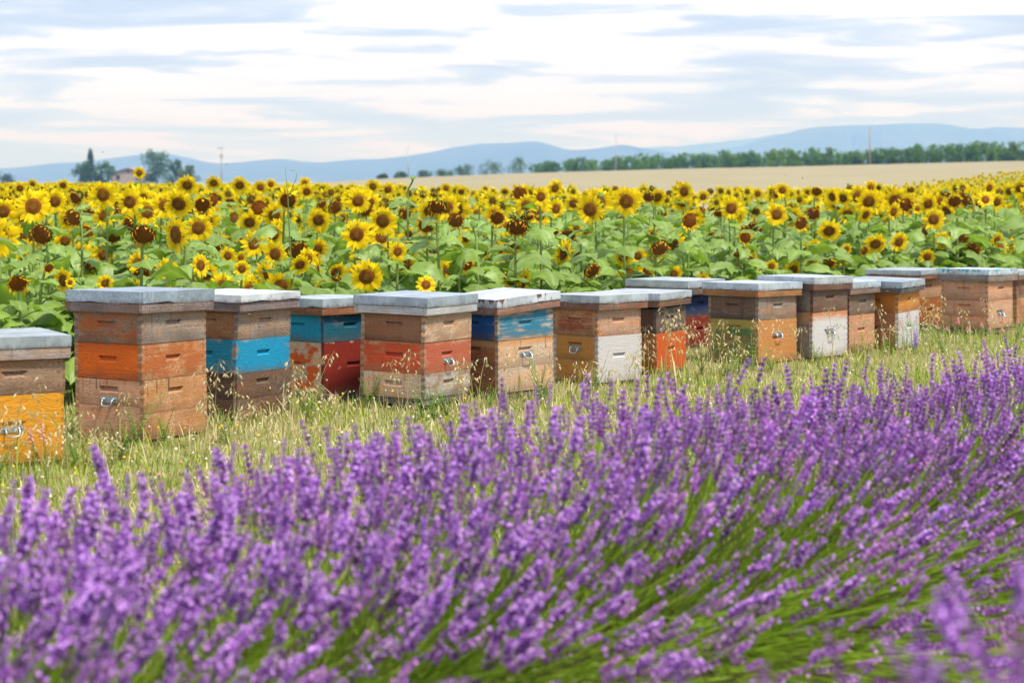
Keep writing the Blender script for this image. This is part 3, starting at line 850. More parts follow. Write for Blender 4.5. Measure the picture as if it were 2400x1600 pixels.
hive('navy blue and dark red beehive set back, mostly hidden by others', 1.279, 14.744, 55, .48, .44, .02,
     [(.02, .230, F(BROWN, (.20, .022, .010), .95), F(BROWN, (.20, .022, .010), .95), 'brood_box'), (.251, .164, F(GREY, (.010, .028, .085), .95), F(GREY, (.010, .028, .085), .95), 'super_box')],
     dict(z=.520, hm=.055, hw=.050, metal=MZ(9, (.56, .62, .66), spangle=.15), wood=((.20, .155, .13), (.08, .06, .05)), over=.05))
hive('beehive with a green and olive face beside an orange face', 1.678, 13.594, 47, .455, .425, .013,
     [(.013, .292, F(TAN, (.52, .225, .065), .9, handle=.66, scrape=.3), F(TAN, (.10, .19, .055), .9, planks=2, topcol=(.33, .24, .05), topfrac=.5, paint2=(.27, .21, .045)), 'brood_box'), (.305, .166, F(GREY, None, 0, grain=1.8), F(((.17, .12, .085), (.065, .043, .03))), 'super_box')],
     dict(z=.557, hm=.050, hw=.044, metal=MZ(10, (.60, .68, .73), spangle=.12), wood=((.42, .22, .09), (.20, .09, .035))))
hive('beehive with flaking white lower box splashed orange and blue', 2.104, 13.946, 48, .45, .42, .02,
     [(.02, .315, F(PALE, (.70, .68, .65), .84, handle=.55, scrape=.3, hard=14, pg=.35, topcol=(.45, .14, .03), topfrac=.22), F(GREY, None, 0, topcol=(.44, .22, .09), topfrac=.3), 'brood_box'), (.336, .172, F(((.17, .115, .085), (.065, .042, .03))), F(GREY), 'super_box')],
     dict(z=.583, hm=.050, hw=.042, metal=MZ(11, (.56, .62, .66), spangle=.1), wood=((.21, .12, .09), (.08, .042, .03))))
hive('low beehive with grey brown box over a pinkish wooden one', 2.462, 14.527, 52, .40, .40, .02,
     [(.02, .258, F(PINK, (.50, .27, .155), .5), F(PINK), 'brood_box'), (.279, .162, F(((.22, .165, .125), (.08, .055, .04))), F(GREYBR), 'super_box')],
     dict(z=.520, hm=.048, hw=.040, metal=MZ(12, (.60, .68, .73), spangle=.12), wood=((.30, .22, .19), (.13, .09, .075))))
hive('beehive with an orange box on top of a white one', 2.875, 14.835, 59, .475, .42, .015,
     [(.015, .262, F(WHITE_W, (.72, .70, .68), .95, scrape=.1, pg=.3), F(BROWN), 'brood_box'), (.278, .158, F(TAN, (.58, .245, .045), .9), F(TAN, (.50, .17, .022), .95), 'super_box')],
     dict(z=.515, hm=.050, hw=.036, metal=MZ(13, (.42, .50, .56), spangle=.15), wood=((.15, .15, .155), (.06, .06, .06))))
hive('set back beehive of light brown box over dark orange, under a wide grey lid', 3.402, 16.696, 53, .48, .43, .03,
     [(.03, .234, F(BROWN, (.35, .11, .02), .85), F(BROWN, (.33, .10, .02), .9), 'brood_box'), (.266, .170, F(TAN, (.42, .255, .15), .6), F(GREYBR), 'super_box')],
     dict(z=.508, hm=.042, hw=.036, metal=MZ(14, (.48, .55, .58), spangle=.12), wood=BROWN, over=.04))
hive('bare pinkish wood beehive under a lid edged with bright blue', 3.858, 16.150, 50, .455, .415, .055,
     [(.055, .228, F(PINK, (.55, .36, .24), .5, handle=.52), F(PINK, (.50, .29, .17), .5, planks=2), 'brood_box'), (.284, .160, F(PINK, (.52, .33, .21), .5), F(PINK, (.52, .31, .19), .5), 'super_box')],
     dict(z=.536, hm=.048, hw=.050, metal=MZ(15, (.62, .72, .77), spangle=.1, drip=(.05, .30, .42)), wood=((.30, .26, .24), (.13, .11, .10))))
hive('last beehive of the row, dark brown above worn orange brown', 4.330, 17.081, 52, .47, .42, .02,
     [(.02, .234, F(TAN, (.36, .17, .075), .7), F(TAN, (.34, .17, .08), .7), 'brood_box'), (.255, .160, F(GREYBR, (.15, .075, .05), .6), F(GREYBR, (.16, .085, .055), .7), 'super_box')],
     dict(z=.486, hm=.042, hw=.036, metal=MZ(16, (.50, .56, .60), spangle=.12), wood=GREYBR))

# ------------------------------------------------------------------ sunflowers
M_PETAL = col_mat('sunflower_petal', .55, .44, .2, vary=.07, transgain=(1.05, .95, .6))
M_LEAF = col_mat('sunflower_leaf', .45, .36, .5, vary=.2, transgain=(1.15, 1.25, .55), bump=.3, bscale=60)
M_STEM = col_mat('sunflower_stem', .6, .12, .3, vary=.1, transgain=(1.1, 1.2, .6))
M_DISC = col_mat('sunflower_disc', .85, 0, .15, vary=.15, bump=.9, bscale=420)

def petal_ring(seed, kind, n=32, low=False):
    """petals round a disc of radius 1 (in disc radii), facing +z"""
    rg = np.random.default_rng(seed); mb = MB()
    gaps = [rg.uniform(0, 6.28) for _ in range(2)] if kind != 'open' else []
    for i in range(n):
        a = 2 * math.pi * i / n + rg.normal(0, .06)
        if any(abs((a - g + math.pi) % (2 * math.pi) - math.pi) < .3 for g in gaps) and rg.random() < (.7 if kind == 'half' else .4): continue
        layer = i % 2
        if kind == 'open':
            L = rg.uniform(.98, 1.38); w = rg.uniform(.19, .26); e0 = rg.uniform(.05, .5) - .12 * layer; cur = rg.normal(-.25, .28); tw = rg.normal(0, .35)
            c0 = np.array([.95, .66, .004]); c1 = np.array([.98, .77, .006])
        elif kind == 'half':
            L = rg.uniform(.65, 1.0); w = rg.uniform(.12, .2); e0 = rg.uniform(.2, 1.0); cur = rg.normal(.3, .6); tw = rg.normal(0, .7)
            c0 = np.array([.82, .44, .006]); c1 = np.array([.95, .66, .010])
        else:
            L = rg.uniform(.5, .95); w = rg.uniform(.07, .14); e0 = rg.uniform(.1, 1.4); cur = rg.normal(.9, .7); tw = rg.normal(0, 1.0)
            c0 = np.array([.66, .30, .010]); c1 = np.array([.88, .52, .02])
        c = (c0 * .4 + c1 * .6) * rg.uniform(.85, 1.1)
        er = np.array([math.cos(a), math.sin(a), 0]); et = np.array([-math.sin(a), math.cos(a), 0]); ez = np.array([0, 0, 1.])
        rows = ((0, .5), (.42, 1.0), (.76, .72), (1.0, 0)) if not low else ((0, .7), (.5, 1.0), (1., 0))
        p = er * (.86 if kind != 'open' else .70) + ez * (-.05 - .06 * layer); V = []; C = []; last = 0
        for k, (s, ww) in enumerate(rows):
            ang = e0 + cur * s
            if k: p = p + (er * math.cos(ang) + ez * math.sin(ang)) * L * (s - last)
            last = s
            nrm = -er * math.sin(ang) + ez * math.cos(ang)
            side = et * math.cos(tw * s) + nrm * math.sin(tw * s)
            cc = c * (1 if k else .82)
            if ww == 0: V.append(p); C.append(cc * 1.04)
            else:
                V += [p - side * w * ww + nrm * .05 * ww, p + side * w * ww + nrm * .05 * ww]; C += [cc, cc]
        Q = [(2 * k, 2 * k + 1, 2 * k + 3, 2 * k + 2) for k in range(len(rows) - 2)]
        m = 2 * (len(rows) - 2)
        mb.add(V, [(m, m + 1, m + 2)], Q, np.array(C))
    return mb.tpl()

def disc_tpl(seed, kind, low=False):
    rg = np.random.default_rng(seed); mb = MB()
    ns = 10 if low else 18
    rings = [0, .3, .55, .8, .97, 1.02] if not low else [0, .55, 1.0]
    dome = {'open': .16, 'half': .26, 'droop': .30, 'bud': .3}[kind]
    V = [(0, 0, dome * .82)]; C = []
    def colr(r):
        if kind == 'bud': base = np.array([.15, .255, .045])
        elif kind == 'open':
            base = np.array([.230, .078, .005]) if r > .62 else (np.array([.135, .043, .004]) if r > .3 else np.array([.21, .095, .008]))
        elif kind == 'half': base = np.array([.20, .062, .005])
        else: base = np.array([.20, .070, .010])
        return base * rg.uniform(.8, 1.2)
    C.append(colr(0))
    for r in rings[1:]:
        for k in range(ns):
            a = 2 * math.pi * k / ns
            rs = r * (.84 if kind == 'open' else 1)
            V.append((rs * math.cos(a), rs * math.sin(a), dome * (1 - (r * .95) ** 2.4) + rg.normal(0, .012) - (.04 if r < .3 else 0)))
            C.append(colr(r))
    T = [(0, 1 + k, 1 + (k + 1) % ns) for k in range(ns)]
    Q = []
    for j in range(len(rings) - 2):
        for k in range(ns):
            a, b = 1 + j * ns + k, 1 + j * ns + (k + 1) % ns
            Q.append((a, a + ns, b + ns, b))
    mb.add(V, T, Q, np.array(C))
    return mb.tpl()

def bract_tpl(seed, kind, low=False):
    """green back of the head and its pointed bracts"""
    rg = np.random.default_rng(seed); mb = MB()
    ns = 8 if low else 14
    V = [(0, 0, -.55)]; C = [(.12, .20, .04)]
    for r, z in ((.45, -.48), (1.0, -.1)):
        for k in range(ns):
            a = 2 * math.pi * k / ns; V.append((r * math.cos(a), r * math.sin(a), z)); C.append(np.array([.11, .20, .035]) * rg.uniform(.8, 1.2))
    T = [(0, 1 + (k + 1) % ns, 1 + k) for k in range(ns)]
    Q = [(1 + k, 1 + (k + 1) % ns, 1 + ns + (k + 1) % ns, 1 + ns + k) for k in range(ns)]
    mb.add(V, T, Q, np.array(C))
    if not low:
        n = 20
        for i in range(n):
            a = 2 * math.pi * i / n + rg.normal(0, .08); er = np.array([math.cos(a), math.sin(a), 0]); et = np.array([-math.sin(a), math.cos(a), 0]); ez = np.array([0, 0, 1.])
            up = rg.uniform(.0, .45) if kind == 'open' else rg.uniform(.25, .9)
            if kind == 'bud': up = rg.uniform(1.1, 1.9)
            L = rg.uniform(.35, .62); w = .16
            p0 = er * .86 - ez * .14; p1 = p0 + (er * math.cos(up) + ez * math.sin(up)) * L * .5; p2 = p1 + (er * math.cos(up + .5) + ez * math.sin(up + .5)) * L * .5
            g = np.array([.13, .245, .03]) * rg.uniform(.8, 1.25)
            mb.add([p0 - et * w, p0 + et * w, p1 - et * w * .8, p1 + et * w * .8, p2], [(2, 3, 4)], [(0, 1, 3, 2)], g)
    return mb.tpl()

def leaf_tpl(seed, low=False):
    """heart-shaped leaf of length 1 on a petiole, growing from the origin along +x"""
    rg = np.random.default_rng(seed); mb = MB()
    pet = .42
    rise = rg.uniform(.25, .5); droop = rg.uniform(.55, 1.15); cup = rg.uniform(-.25, .35); sway = rg.normal(0, .12)
    S = [-.09, .04, .16, .30, .44, .58, .72, .86, 1.0]; Wd = [.22, .40, .47, .465, .41, .325, .225, .115, 0.0]
    if low: S = [0, .38, 1.0]; Wd = [.36, .44, 0.]
    cv = [-1, -.62, -.28, 0, .28, .62, 1] if not low else [-1, 0, 1]
    ph = rg.uniform(0, 6, 3); fold = rg.uniform(-.1, .35)
    V = []; C = []
    for k, (s, w) in enumerate(zip(S, Wd)):
        wob = rg.normal(0, .02, len(cv))
        for j, v in enumerate(cv):
            x = pet * .92 + s * (1 - .18 * droop) - (.10 * abs(v) if k == 0 else 0)
            w = w * (1 + (.11 if k % 2 else -.05) * (abs(v) == 1)) if not low else w
            y = v * w * (1 - .25 * max(0, fold)) + sway * s * s
            z = pet * .55 + rise * s * .6 - droop * s * s * .75 + cup * (abs(v) * w) - .35 * (abs(v) * w) ** 2 + wob[j] * abs(v) * 1.3 + .035 * math.sin(s * 11 + v * 2.2 + ph[0]) * abs(v) + .03 * math.sin(abs(v) * 5 - s * 9 + ph[1]) - fold * abs(v) * w * s
            V.append((x, y, z))
            g = np.array([.19, .30, .048]) * (1.0 + .10 * rg.normal())
            if not low and (k + int(round(abs(v) * 2.6))) % 2: g = g * np.array([1.20, 1.12, 1.2])
            if j == len(cv) // 2: g = np.array([.27, .38, .105])
            C.append(g)
    m = len(cv); Q = []
    for k in range(len(S) - 1):
        for j in range(m - 1):
            Q.append((k * m + j, k * m + j + 1, (k + 1) * m + j + 1, (k + 1) * m + j))
    mb.add(V, None, Q, np.array(C))
    if not low:
        tube(mb, [(0, 0, 0), (pet * .5, 0, pet * .36), (pet * .98, 0, pet * .54)], [.026, .018, .014], 4, (.20, .30, .07), cap=False)
    return mb.tpl()

KINDS = ('open', 'half', 'droop', 'bud')
T_PET = {k: [petal_ring(10 + i, k, 34 if k == 'open' else 26) for i in range(5)] for k in KINDS[:3]}
T_PETL = {k: [petal_ring(40 + i, k, 14, True) for i in range(3)] for k in KINDS[:3]}
T_DISC = {k: [disc_tpl(60 + i, k) for i in range(2)] for k in KINDS}
T_DISCL = {k: [disc_tpl(70, k, True)] for k in KINDS}
T_BR = {k: [bract_tpl(80 + i, k) for i in range(3)] for k in KINDS}
T_BRL = {k: [bract_tpl(90, k, True)] for k in KINDS}
T_LEAF = [leaf_tpl(100 + i) for i in range(7)]
T_LEAFL = [leaf_tpl(120 + i, True) for i in range(4)]
def tm(tp, name, mat, smooth=True):
    mb = MB(); mb.addtpl(tp); return mb.mesh(name, mat, smooth)
ME_PET = {k: [tm(x, 'petals', M_PETAL) for x in v] for k, v in T_PET.items()}
ME_DISC = {k: [tm(x, 'flower_head', M_DISC) for x in v] for k, v in T_DISC.items()}
ME_BUD = [tm(x, 'flower_head', M_STEM) for x in T_DISC['bud']]
ME_BR = {k: [tm(x, 'bracts', M_STEM) for x in v] for k, v in T_BR.items()}
ME_LEAF = [tm(x, 'leaf', M_LEAF) for x in T_LEAF]

def plant_layout(rg, x, y, zc, hh, rd, kind, yaw, pitch, nleaf):
    """returns stem points/radii, head matrix, leaf matrices - all relative to the plant's foot"""
    z0 = float(terrain(x, y))
    h = zc - z0
    d = np.array([math.sin(yaw) * math.cos(pitch), -math.cos(yaw) * math.cos(pitch), math.sin(pitch)])
    back = np.array([0, 0, h]) - d * rd * .5
    # the foot stands under the neck
    neck = np.array([-d[0], -d[1], 0]); neck /= np.linalg.norm(neck) + 1e-9
    foot = np.array([back[0] + neck[0] * .05 * 1.0, back[1] + neck[1] * .05, 0]) + np.append(rg.normal(0, .03, 2), 0)
    top = np.array([foot[0] * .6 + (back[0] + neck[0] * .05) * .4, foot[1] * .6 + (back[1] + neck[1] * .05) * .4, h - .10])
    n2 = back + np.array([neck[0] * .035, neck[1] * .035, .012 if pitch < .1 else -.03])
    if pitch < -.35: n2 = back + np.array([neck[0] * .02, neck[1] * .02, .035])
    pts = [foot, foot * .5 + np.append((top * .5)[:2], 0) + np.array([rg.normal(0, .012), rg.normal(0, .012), h * .45]), top, n2, back]
    pts[1][2] = h * .45
    rads = [.013, .011, .009, .0085, .011]
    HM = mat4(frame(d, (math.sin(rg.uniform(-1, 1)), 0, 1)), (0, 0, h), rd)
    LM = []
    a0 = rg.uniform(0, 6.28)
    for i in range(nleaf):
        f = (i + .6) / nleaf
        z = h * (.10 + .83 * f)
        a = a0 + i * 2.4 + rg.normal(0, .25)
        fl = foot * (1 - f) + np.array([top[0], top[1], 0]) * f
        size = (.140 + .11 * math.sin(math.pi * min(1, .12 + .83 * f))) * rg.uniform(.82, 1.2)
        if f > .85: size *= .72
        A = rotz(a) @ roty(R(rg.uniform(-16, 18))) @ rotx(R(rg.normal(0, 14)))
        LM.append(mat4(A, (fl[0], fl[1], z), size))
    return z0, pts, rads, HM, LM

# --- the flowers one can single out: (X, Y, height of head centre, disc radius, kind, turn, tilt), metres / degrees
NAMED = [
 (-3.99, 17.38, 1.078, 0.0590, 'open', 5, -5),
 (-3.15, 15.34, 1.151, 0.0590, 'open', 0, -8),
 (-2.36, 14.09, 1.096, 0.0590, 'open', -5, -22),
 (-2.35, 15.12, 1.077, 0.0580, 'half', 10, -25),
 (-2.28, 14.48, 0.917, 0.0590, 'open', 0, -3),
 (-2.17, 11.72, 0.949, 0.0713, 'droop', 5, -40),
 (-2.94, 12.44, 0.929, 0.0660, 'droop', -5, -25),
 (-3.64, 16.22, 0.772, 0.0551, 'open', 35, -15),
 (-3.92, 15.34, 1.024, 0.0590, 'open', 10, -5),
 (-2.74, 11.04, 0.694, 0.0492, 'half', 20, -30),
 (-1.65, 14.65, 1.115, 0.0580, 'half', 5, -28),
 (-2.56, 24.83, 1.116, 0.0590, 'open', 0, -15),
 (-2.37, 17.98, 0.883, 0.0590, 'open', 0, -20),
 (-1.53, 12.86, 0.788, 0.0466, 'open', -20, -2),
 (-1.67, 12.31, 0.717, 0.0306, 'open', 0, -3),
 (-1.35, 12.68, 0.726, 0.0387, 'open', 28, -30),
 (-1.69, 17.38, 0.915, 0.0590, 'open', 0, -15),
 (-1.30, 16.82, 1.088, 0.0590, 'open', 5, -8),
 (-0.94, 14.48, 0.968, 0.0590, 'open', -10, -10),
 (-1.07, 13.72, 0.891, 0.0590, 'open', 0, -5),
 (-0.79, 13.77, 0.772, 0.0390, 'open', 25, -3),
 (-0.82, 16.17, 0.710, 0.0580, 'half', -10, -28),
 (-0.63, 14.65, 0.932, 0.0580, 'half', 0, -28),
 (-0.50, 17.63, 0.910, 0.0660, 'droop', -5, -12),
 (-0.53, 14.10, 1.078, 0.0660, 'droop', 0, -45),
 (-0.13, 17.36, 0.934, 0.0580, 'half', 5, -20),
 (0.04, 14.33, 0.930, 0.0782, 'droop', 0, -42),
 (-0.23, 15.73, 0.708, 0.0506, 'half', 15, -28),
 (-0.00, 16.17, 0.728, 0.0580, 'half', 0, -38),
 (-0.31, 13.91, 0.666, 0.0396, 'half', 45, -35),
 (0.60, 14.99, 0.587, 0.0631, 'droop', 25, -35),
 (0.88, 15.32, 1.101, 0.0641, 'open', 0, -8),
 (0.70, 22.67, 0.995, 0.0590, 'open', 0, -10),
 (0.49, 22.67, 1.169, 0.0590, 'open', 30, -15),
 (0.39, 19.05, 0.756, 0.0519, 'half', 15, -25),
 (0.54, 19.23, 0.730, 0.0660, 'droop', 0, -30),
 (1.16, 15.64, 0.735, 0.0683, 'droop', 15, -30),
 (1.73, 19.31, 0.694, 0.0590, 'open', 5, -25),
 (1.98, 17.98, 1.009, 0.0590, 'open', 0, -5),
 (2.39, 17.98, 0.954, 0.0590, 'open', 5, -8),
 (2.78, 28.97, 1.014, 0.0590, 'open', 0, -10),
 (1.94, 16.56, 0.787, 0.0451, 'half', 5, -15),
 (2.52, 17.36, 0.889, 0.0580, 'half', 25, -20),
 (2.80, 17.58, 0.815, 0.0617, 'open', 0, -32),
 (3.38, 20.05, 0.917, 0.0590, 'open', 0, -15),
 (3.32, 18.19, 0.680, 0.0597, 'open', 0, -28),
 (3.60, 18.52, 0.689, 0.0545, 'open', 20, -20),
 (4.13, 19.15, 0.682, 0.0520, 'open', 0, -8),
 (3.95, 18.94, 0.531, 0.0450, 'open', 0, -15),
 (4.36, 20.86, 1.013, 0.0590, 'open', 10, -15),
 (4.30, 19.35, 1.057, 0.0623, 'half', 0, -30),
 (2.80, 17.58, 0.534, 0.0522, 'half', 10, -40),
 (2.99, 17.81, 0.645, 0.0322, 'open', 20, -10),
 (3.19, 18.04, 0.625, 0.0402, 'half', 30, -20),
 (3.37, 18.25, 0.498, 0.0248, 'open', 0, 0),
 (-4.81, 25.69, 1.352, 0.0465, 'open', 0, -8),
 (-3.27, 20.05, 1.211, 0.0590, 'open', 0, -22),
 (-3.72, 24.83, 1.224, 0.0590, 'open', 0, -25),
 (-3.10, 22.67, 1.204, 0.0590, 'open', 0, -20),
 (-3.34, 26.42, 1.164, 0.0568, 'open', 0, -5),
 (-3.21, 26.49, 1.204, 0.0450, 'open', 5, -5),
 (-2.78, 26.71, 1.221, 0.0484, 'open', 0, -8),
 (-1.90, 27.19, 1.173, 0.0585, 'open', 0, -8),
 (-1.70, 27.30, 1.130, 0.0587, 'open', 10, -12),
 (-3.10, 16.17, 0.905, 0.0580, 'half', -20, -25),
 (-3.15, 15.67, 0.830, 0.0660, 'droop', 0, -35),
 (-4.74, 22.32, 0.887, 0.0580, 'half', 25, -25),
 (-2.35, 15.67, 0.744, 0.0660, 'droop', 20, -35),
 (-0.50, 27.98, 0.803, 0.0538, 'open', 15, -5),
 (0.81, 18.08, 1.130, 0.0269, 'bud', 0, 40),
 (-0.82, 16.48, 1.287, 0.0229, 'bud', 10, 50),
 (3.79, 30.71, 1.046, 0.0556, 'open', 0, -8),
 (1.31, 18.46, 0.772, 0.0334, 'open', 0, -5),
 (1.86, 29.43, 0.701, 0.0533, 'open', 0, -5),
 (1.86, 24.67, 0.847, 0.0580, 'half', 10, -15),
 (2.15, 21.15, 0.676, 0.0660, 'droop', 10, -25),
 (-3.14, 12.82, 0.756, 0.0290, 'open', 0, -18),
 (-2.69, 11.56, 0.756, 0.0257, 'half', 30, -20),
 (-2.35, 11.50, 0.671, 0.0286, 'open', -10, 5),
 (-2.51, 11.31, 0.685, 0.0166, 'open', 0, 10),
 (4.55, 19.64, 0.581, 0.0674, 'droop', 0, -30),
 (7.55, 31.56, 0.660, 0.0571, 'open', 0, -10),
 (8.15, 32.59, 0.768, 0.0590, 'open', 0, -8),
 (4.88, 20.03, 0.664, 0.0453, 'open', 30, -20),
 (-6.19, 25.05, 1.158, 0.0510, 'open', 0, -10),
 (-6.05, 25.12, 1.213, 0.0369, 'open', 0, -10),
 (-5.70, 25.28, 1.196, 0.0486, 'open', 0, -20),
 (-3.49, 24.67, 0.982, 0.0580, 'half', 0, -20),
 (-1.71, 19.23, 1.003, 0.0660, 'droop', 20, -25),
 (-1.08, 20.15, 0.925, 0.0660, 'droop', 25, -30),
 (4.40, 19.47, 0.702, 0.0607, 'droop', 0, -20),
 (4.91, 24.86, 0.708, 0.0478, 'open', 10, -15),
 (3.20, 21.15, 0.907, 0.0660, 'droop', 0, -20),
 (2.56, 21.15, 0.769, 0.0660, 'droop', 20, -30),
 (1.18, 25.77, 0.772, 0.0542, 'half', 0, -40),
 (-0.71, 27.86, 1.097, 0.0473, 'open', 0, -20),
 (-0.92, 27.74, 1.146, 0.0471, 'open', 10, -10),
 (-0.10, 28.22, 1.095, 0.0447, 'open', 0, -20),
]

# bearings of the hives' middles, used to say behind which one a flower stands
REF_U = [(-.245, 'the yellow hive'), (-.185, 'the tallest hive'), (-.128, 'the turquoise-boxed hive'), (-.093, 'the peeling orange hive'), (-.050, 'the brick-red hive'), (0.0, 'the hive with dripped lid'), (.041, 'the white-faced hive'),
         (.078, 'the bright orange hive'), (.102, 'the navy hive'), (.121, 'the green-faced hive'), (.155, 'the flaking white hive'), (.178, 'the low pinkish hive'), (.196, 'the orange-on-white hive'), (.207, 'the light brown hive'), (.234, 'the blue-edged lid'), (.262, 'the last hive')]
def hive_ref(u): return min(REF_U, key=lambda r: abs(r[0] - u))[1]

SUN_LIST = []    # x, y, zc, rd, kind, yaw, pitch
for (x, y, z, rd, kind, yw, pt) in NAMED: SUN_LIST.append((x, y, z, rd, kind, R(yw), R(pt)))
named_px = [(1200 + 4667 * x / y, 420 + 4667 * (CAM_H - z) / y, 2.1 * rd * 4667 / y, y) for (x, y, z, rd, *_r) in NAMED]
rg = np.random.default_rng(11)
FIELD_OFF = 2.55
def in_field(x, y): return y > edge_y(x) + FIELD_OFF and abs(x / y) < .32 and y < field_back(x / y)
cand = []
row = 0
while True:
    perp = row * .58
    if perp > 95: break
    step = .36 if perp < 6 else (.42 if perp < 24 else .54)
    base = np.array([-1.776, 9.56 + FIELD_OFF]) + EN * (perp + .15)
    for k in range(-60, 260):
        p = base + EX * (k * step + rg.uniform(-.12, .12)) + EN * rg.uniform(-.13, .13)
        if p[1] > 8 and in_field(p[0], p[1]): cand.append((p[0], p[1], perp))
    row += 1 if perp < 30 else 2
def rand_plant(x, y, perp):
    k = rg.random()
    kind = 'open' if k < .67 else ('half' if k < .83 else ('droop' if k < .955 else 'bud'))
    if perp > 9: kind = 'open' if k < .86 else ('half' if k < .95 else 'droop')
    if perp > 26: kind = 'open'
    zt = float(terrain(x, y))
    low = rg.random()
    z = zt + (rg.normal(1.0, .09) if low > .13 else rg.uniform(.62, .92))
    z = min(z, zt + (1.17 if perp < 5 else 1.10))
    rd = rg.normal(.060, .011) if kind != 'bud' else .03
    if perp > 26: rd = rg.normal(.054, .007)
    rd = float(np.clip(rd, .028, .080))
    yaw = rg.normal(.08, .52 if perp < 14 else .3); pt = {'open': rg.normal(-.16, .17), 'half': rg.normal(-.36, .2), 'droop': rg.normal(-.58, .24), 'bud': rg.uniform(.2, .9)}[kind]
    return (x, y, z, rd, kind, yaw, pt)
near = []; far = []
for (x, y, perp) in cand:
    s = rand_plant(x, y, perp)
    px, py = 1200 + 4667 * x / y, 420 + 4667 * (CAM_H - s[2]) / y
    hit = any(abs(px - a) < r * .95 + s[3] * 2600 / y and abs(py - b) < r * 1.0 + s[3] * 2600 / y and y < yy + .6 for a, b, r, yy in named_px)
    if hit:
        s = s[:2] + (s[2] - .42,) + (s[3] * .8,) + s[4:]
        py = 420 + 4667 * (CAM_H - s[2]) / y
        if any(abs(px - a) < r and abs(py - b) < r and y < yy + .3 for a, b, r, yy in named_px): continue
    inview = abs(x / y) < .262
    (near if inview and len(near) + len(SUN_LIST) < 298 and perp < 9 else far).append(s)
SUN_LIST += near

def describe(s):
    x, y, z, rd, kind, yaw, pt = s
    perp = ((x + 1.776) * EN[0] + (y - 9.56 - FIELD_OFF) * EN[1])
    d = 2 * 1.95 * rd
    sz = 'big' if rd > .064 else ('small' if rd < .046 else '')
    st = {'open': 'open sunflower', 'half': 'half faded sunflower', 'droop': 'drooping withered sunflower', 'bud': 'green sunflower bud'}[kind]
    rk = 'in front' if perp < 1.0 else ('second rank' if perp < 2.2 else ('third rank' if perp < 3.8 else ('deeper' if perp < 8 else 'far back')))
    ht = 'tall' if z - float(terrain(x, y)) > 1.12 else ('low' if z - float(terrain(x, y)) < .86 else '')
    return ' '.join(q for q in (sz, ht, st, rk, 'behind', hive_ref(x / y)) if q)
from collections import defaultdict
byl = defaultdict(list)
for i, s in enumerate(SUN_LIST): byl[describe(s)].append(i)
SUN_LABEL = {}
ORD = ['leftmost'] + [w + ' from left' for w in 'second third fourth fifth sixth seventh eighth ninth tenth eleventh twelfth thirteenth fourteenth fifteenth sixteenth seventeenth eighteenth nineteenth twentieth'.split()]
CNT = ['', '', 'two', 'three', 'four', 'five', 'six', 'seven', 'eight', 'nine']
for l, ids in byl.items():
    ids.sort(key=lambda i: SUN_LIST[i][0] / SUN_LIST[i][1])
    n = len(ids)
    for k, i in enumerate(ids):
        if n == 1: SUN_LABEL[i] = l
        elif n == 2: SUN_LABEL[i] = l + ', the ' + ('left' if k == 0 else 'right') + ' one'
        else: SUN_LABEL[i] = l + ', ' + (ORD[k] if k < len(ORD) and k < n - 1 else ('rightmost' if k == n - 1 else ORD[-1]))

def make_sunflower(i, s):
    x, y, z, rd, kind, yaw, pt = s
    rg = np.random.default_rng(1000 + i)
    perp = ((x + 1.776) * EN[0] + (y - 9.56 - FIELD_OFF) * EN[1])
    nl = 13 if perp < 2.2 else 9
    z0, pts, rads, HM, LM = plant_layout(rg, x, y, z, 0, rd, kind, yaw, pt, nl)
    root = thing('sunflower', SUN_LABEL[i], 'sunflower', (x, y, z0), 0, 'sunflowers in the near ranks of the field')
    mb = MB(); tube(mb, pts, rads, 6, (.22, .31, .075))
    obj('stem', mb.mesh('stem', M_STEM, True), root)
    hd = obj('flower_head', (ME_BUD if kind == 'bud' else ME_DISC[kind])[rg.integers(2)], root, HM)
    obj('bracts', ME_BR[kind][rg.integers(3)], hd)
    if kind != 'bud': obj('petals', ME_PET[kind][rg.integers(5)], hd)
    if perp < 3.4:
        for M in LM: obj('leaf', ME_LEAF[rg.integers(7)], root, M)
    else:
        mb = MB()
        for M in LM: mb.addtpl(T_LEAF[rg.integers(7)], M, rg.uniform(.8, 1.2))
        obj('foliage', mb.mesh('foliage', M_LEAF, True), root)
for i, s in enumerate(SUN_LIST): make_sunflower(i, s)

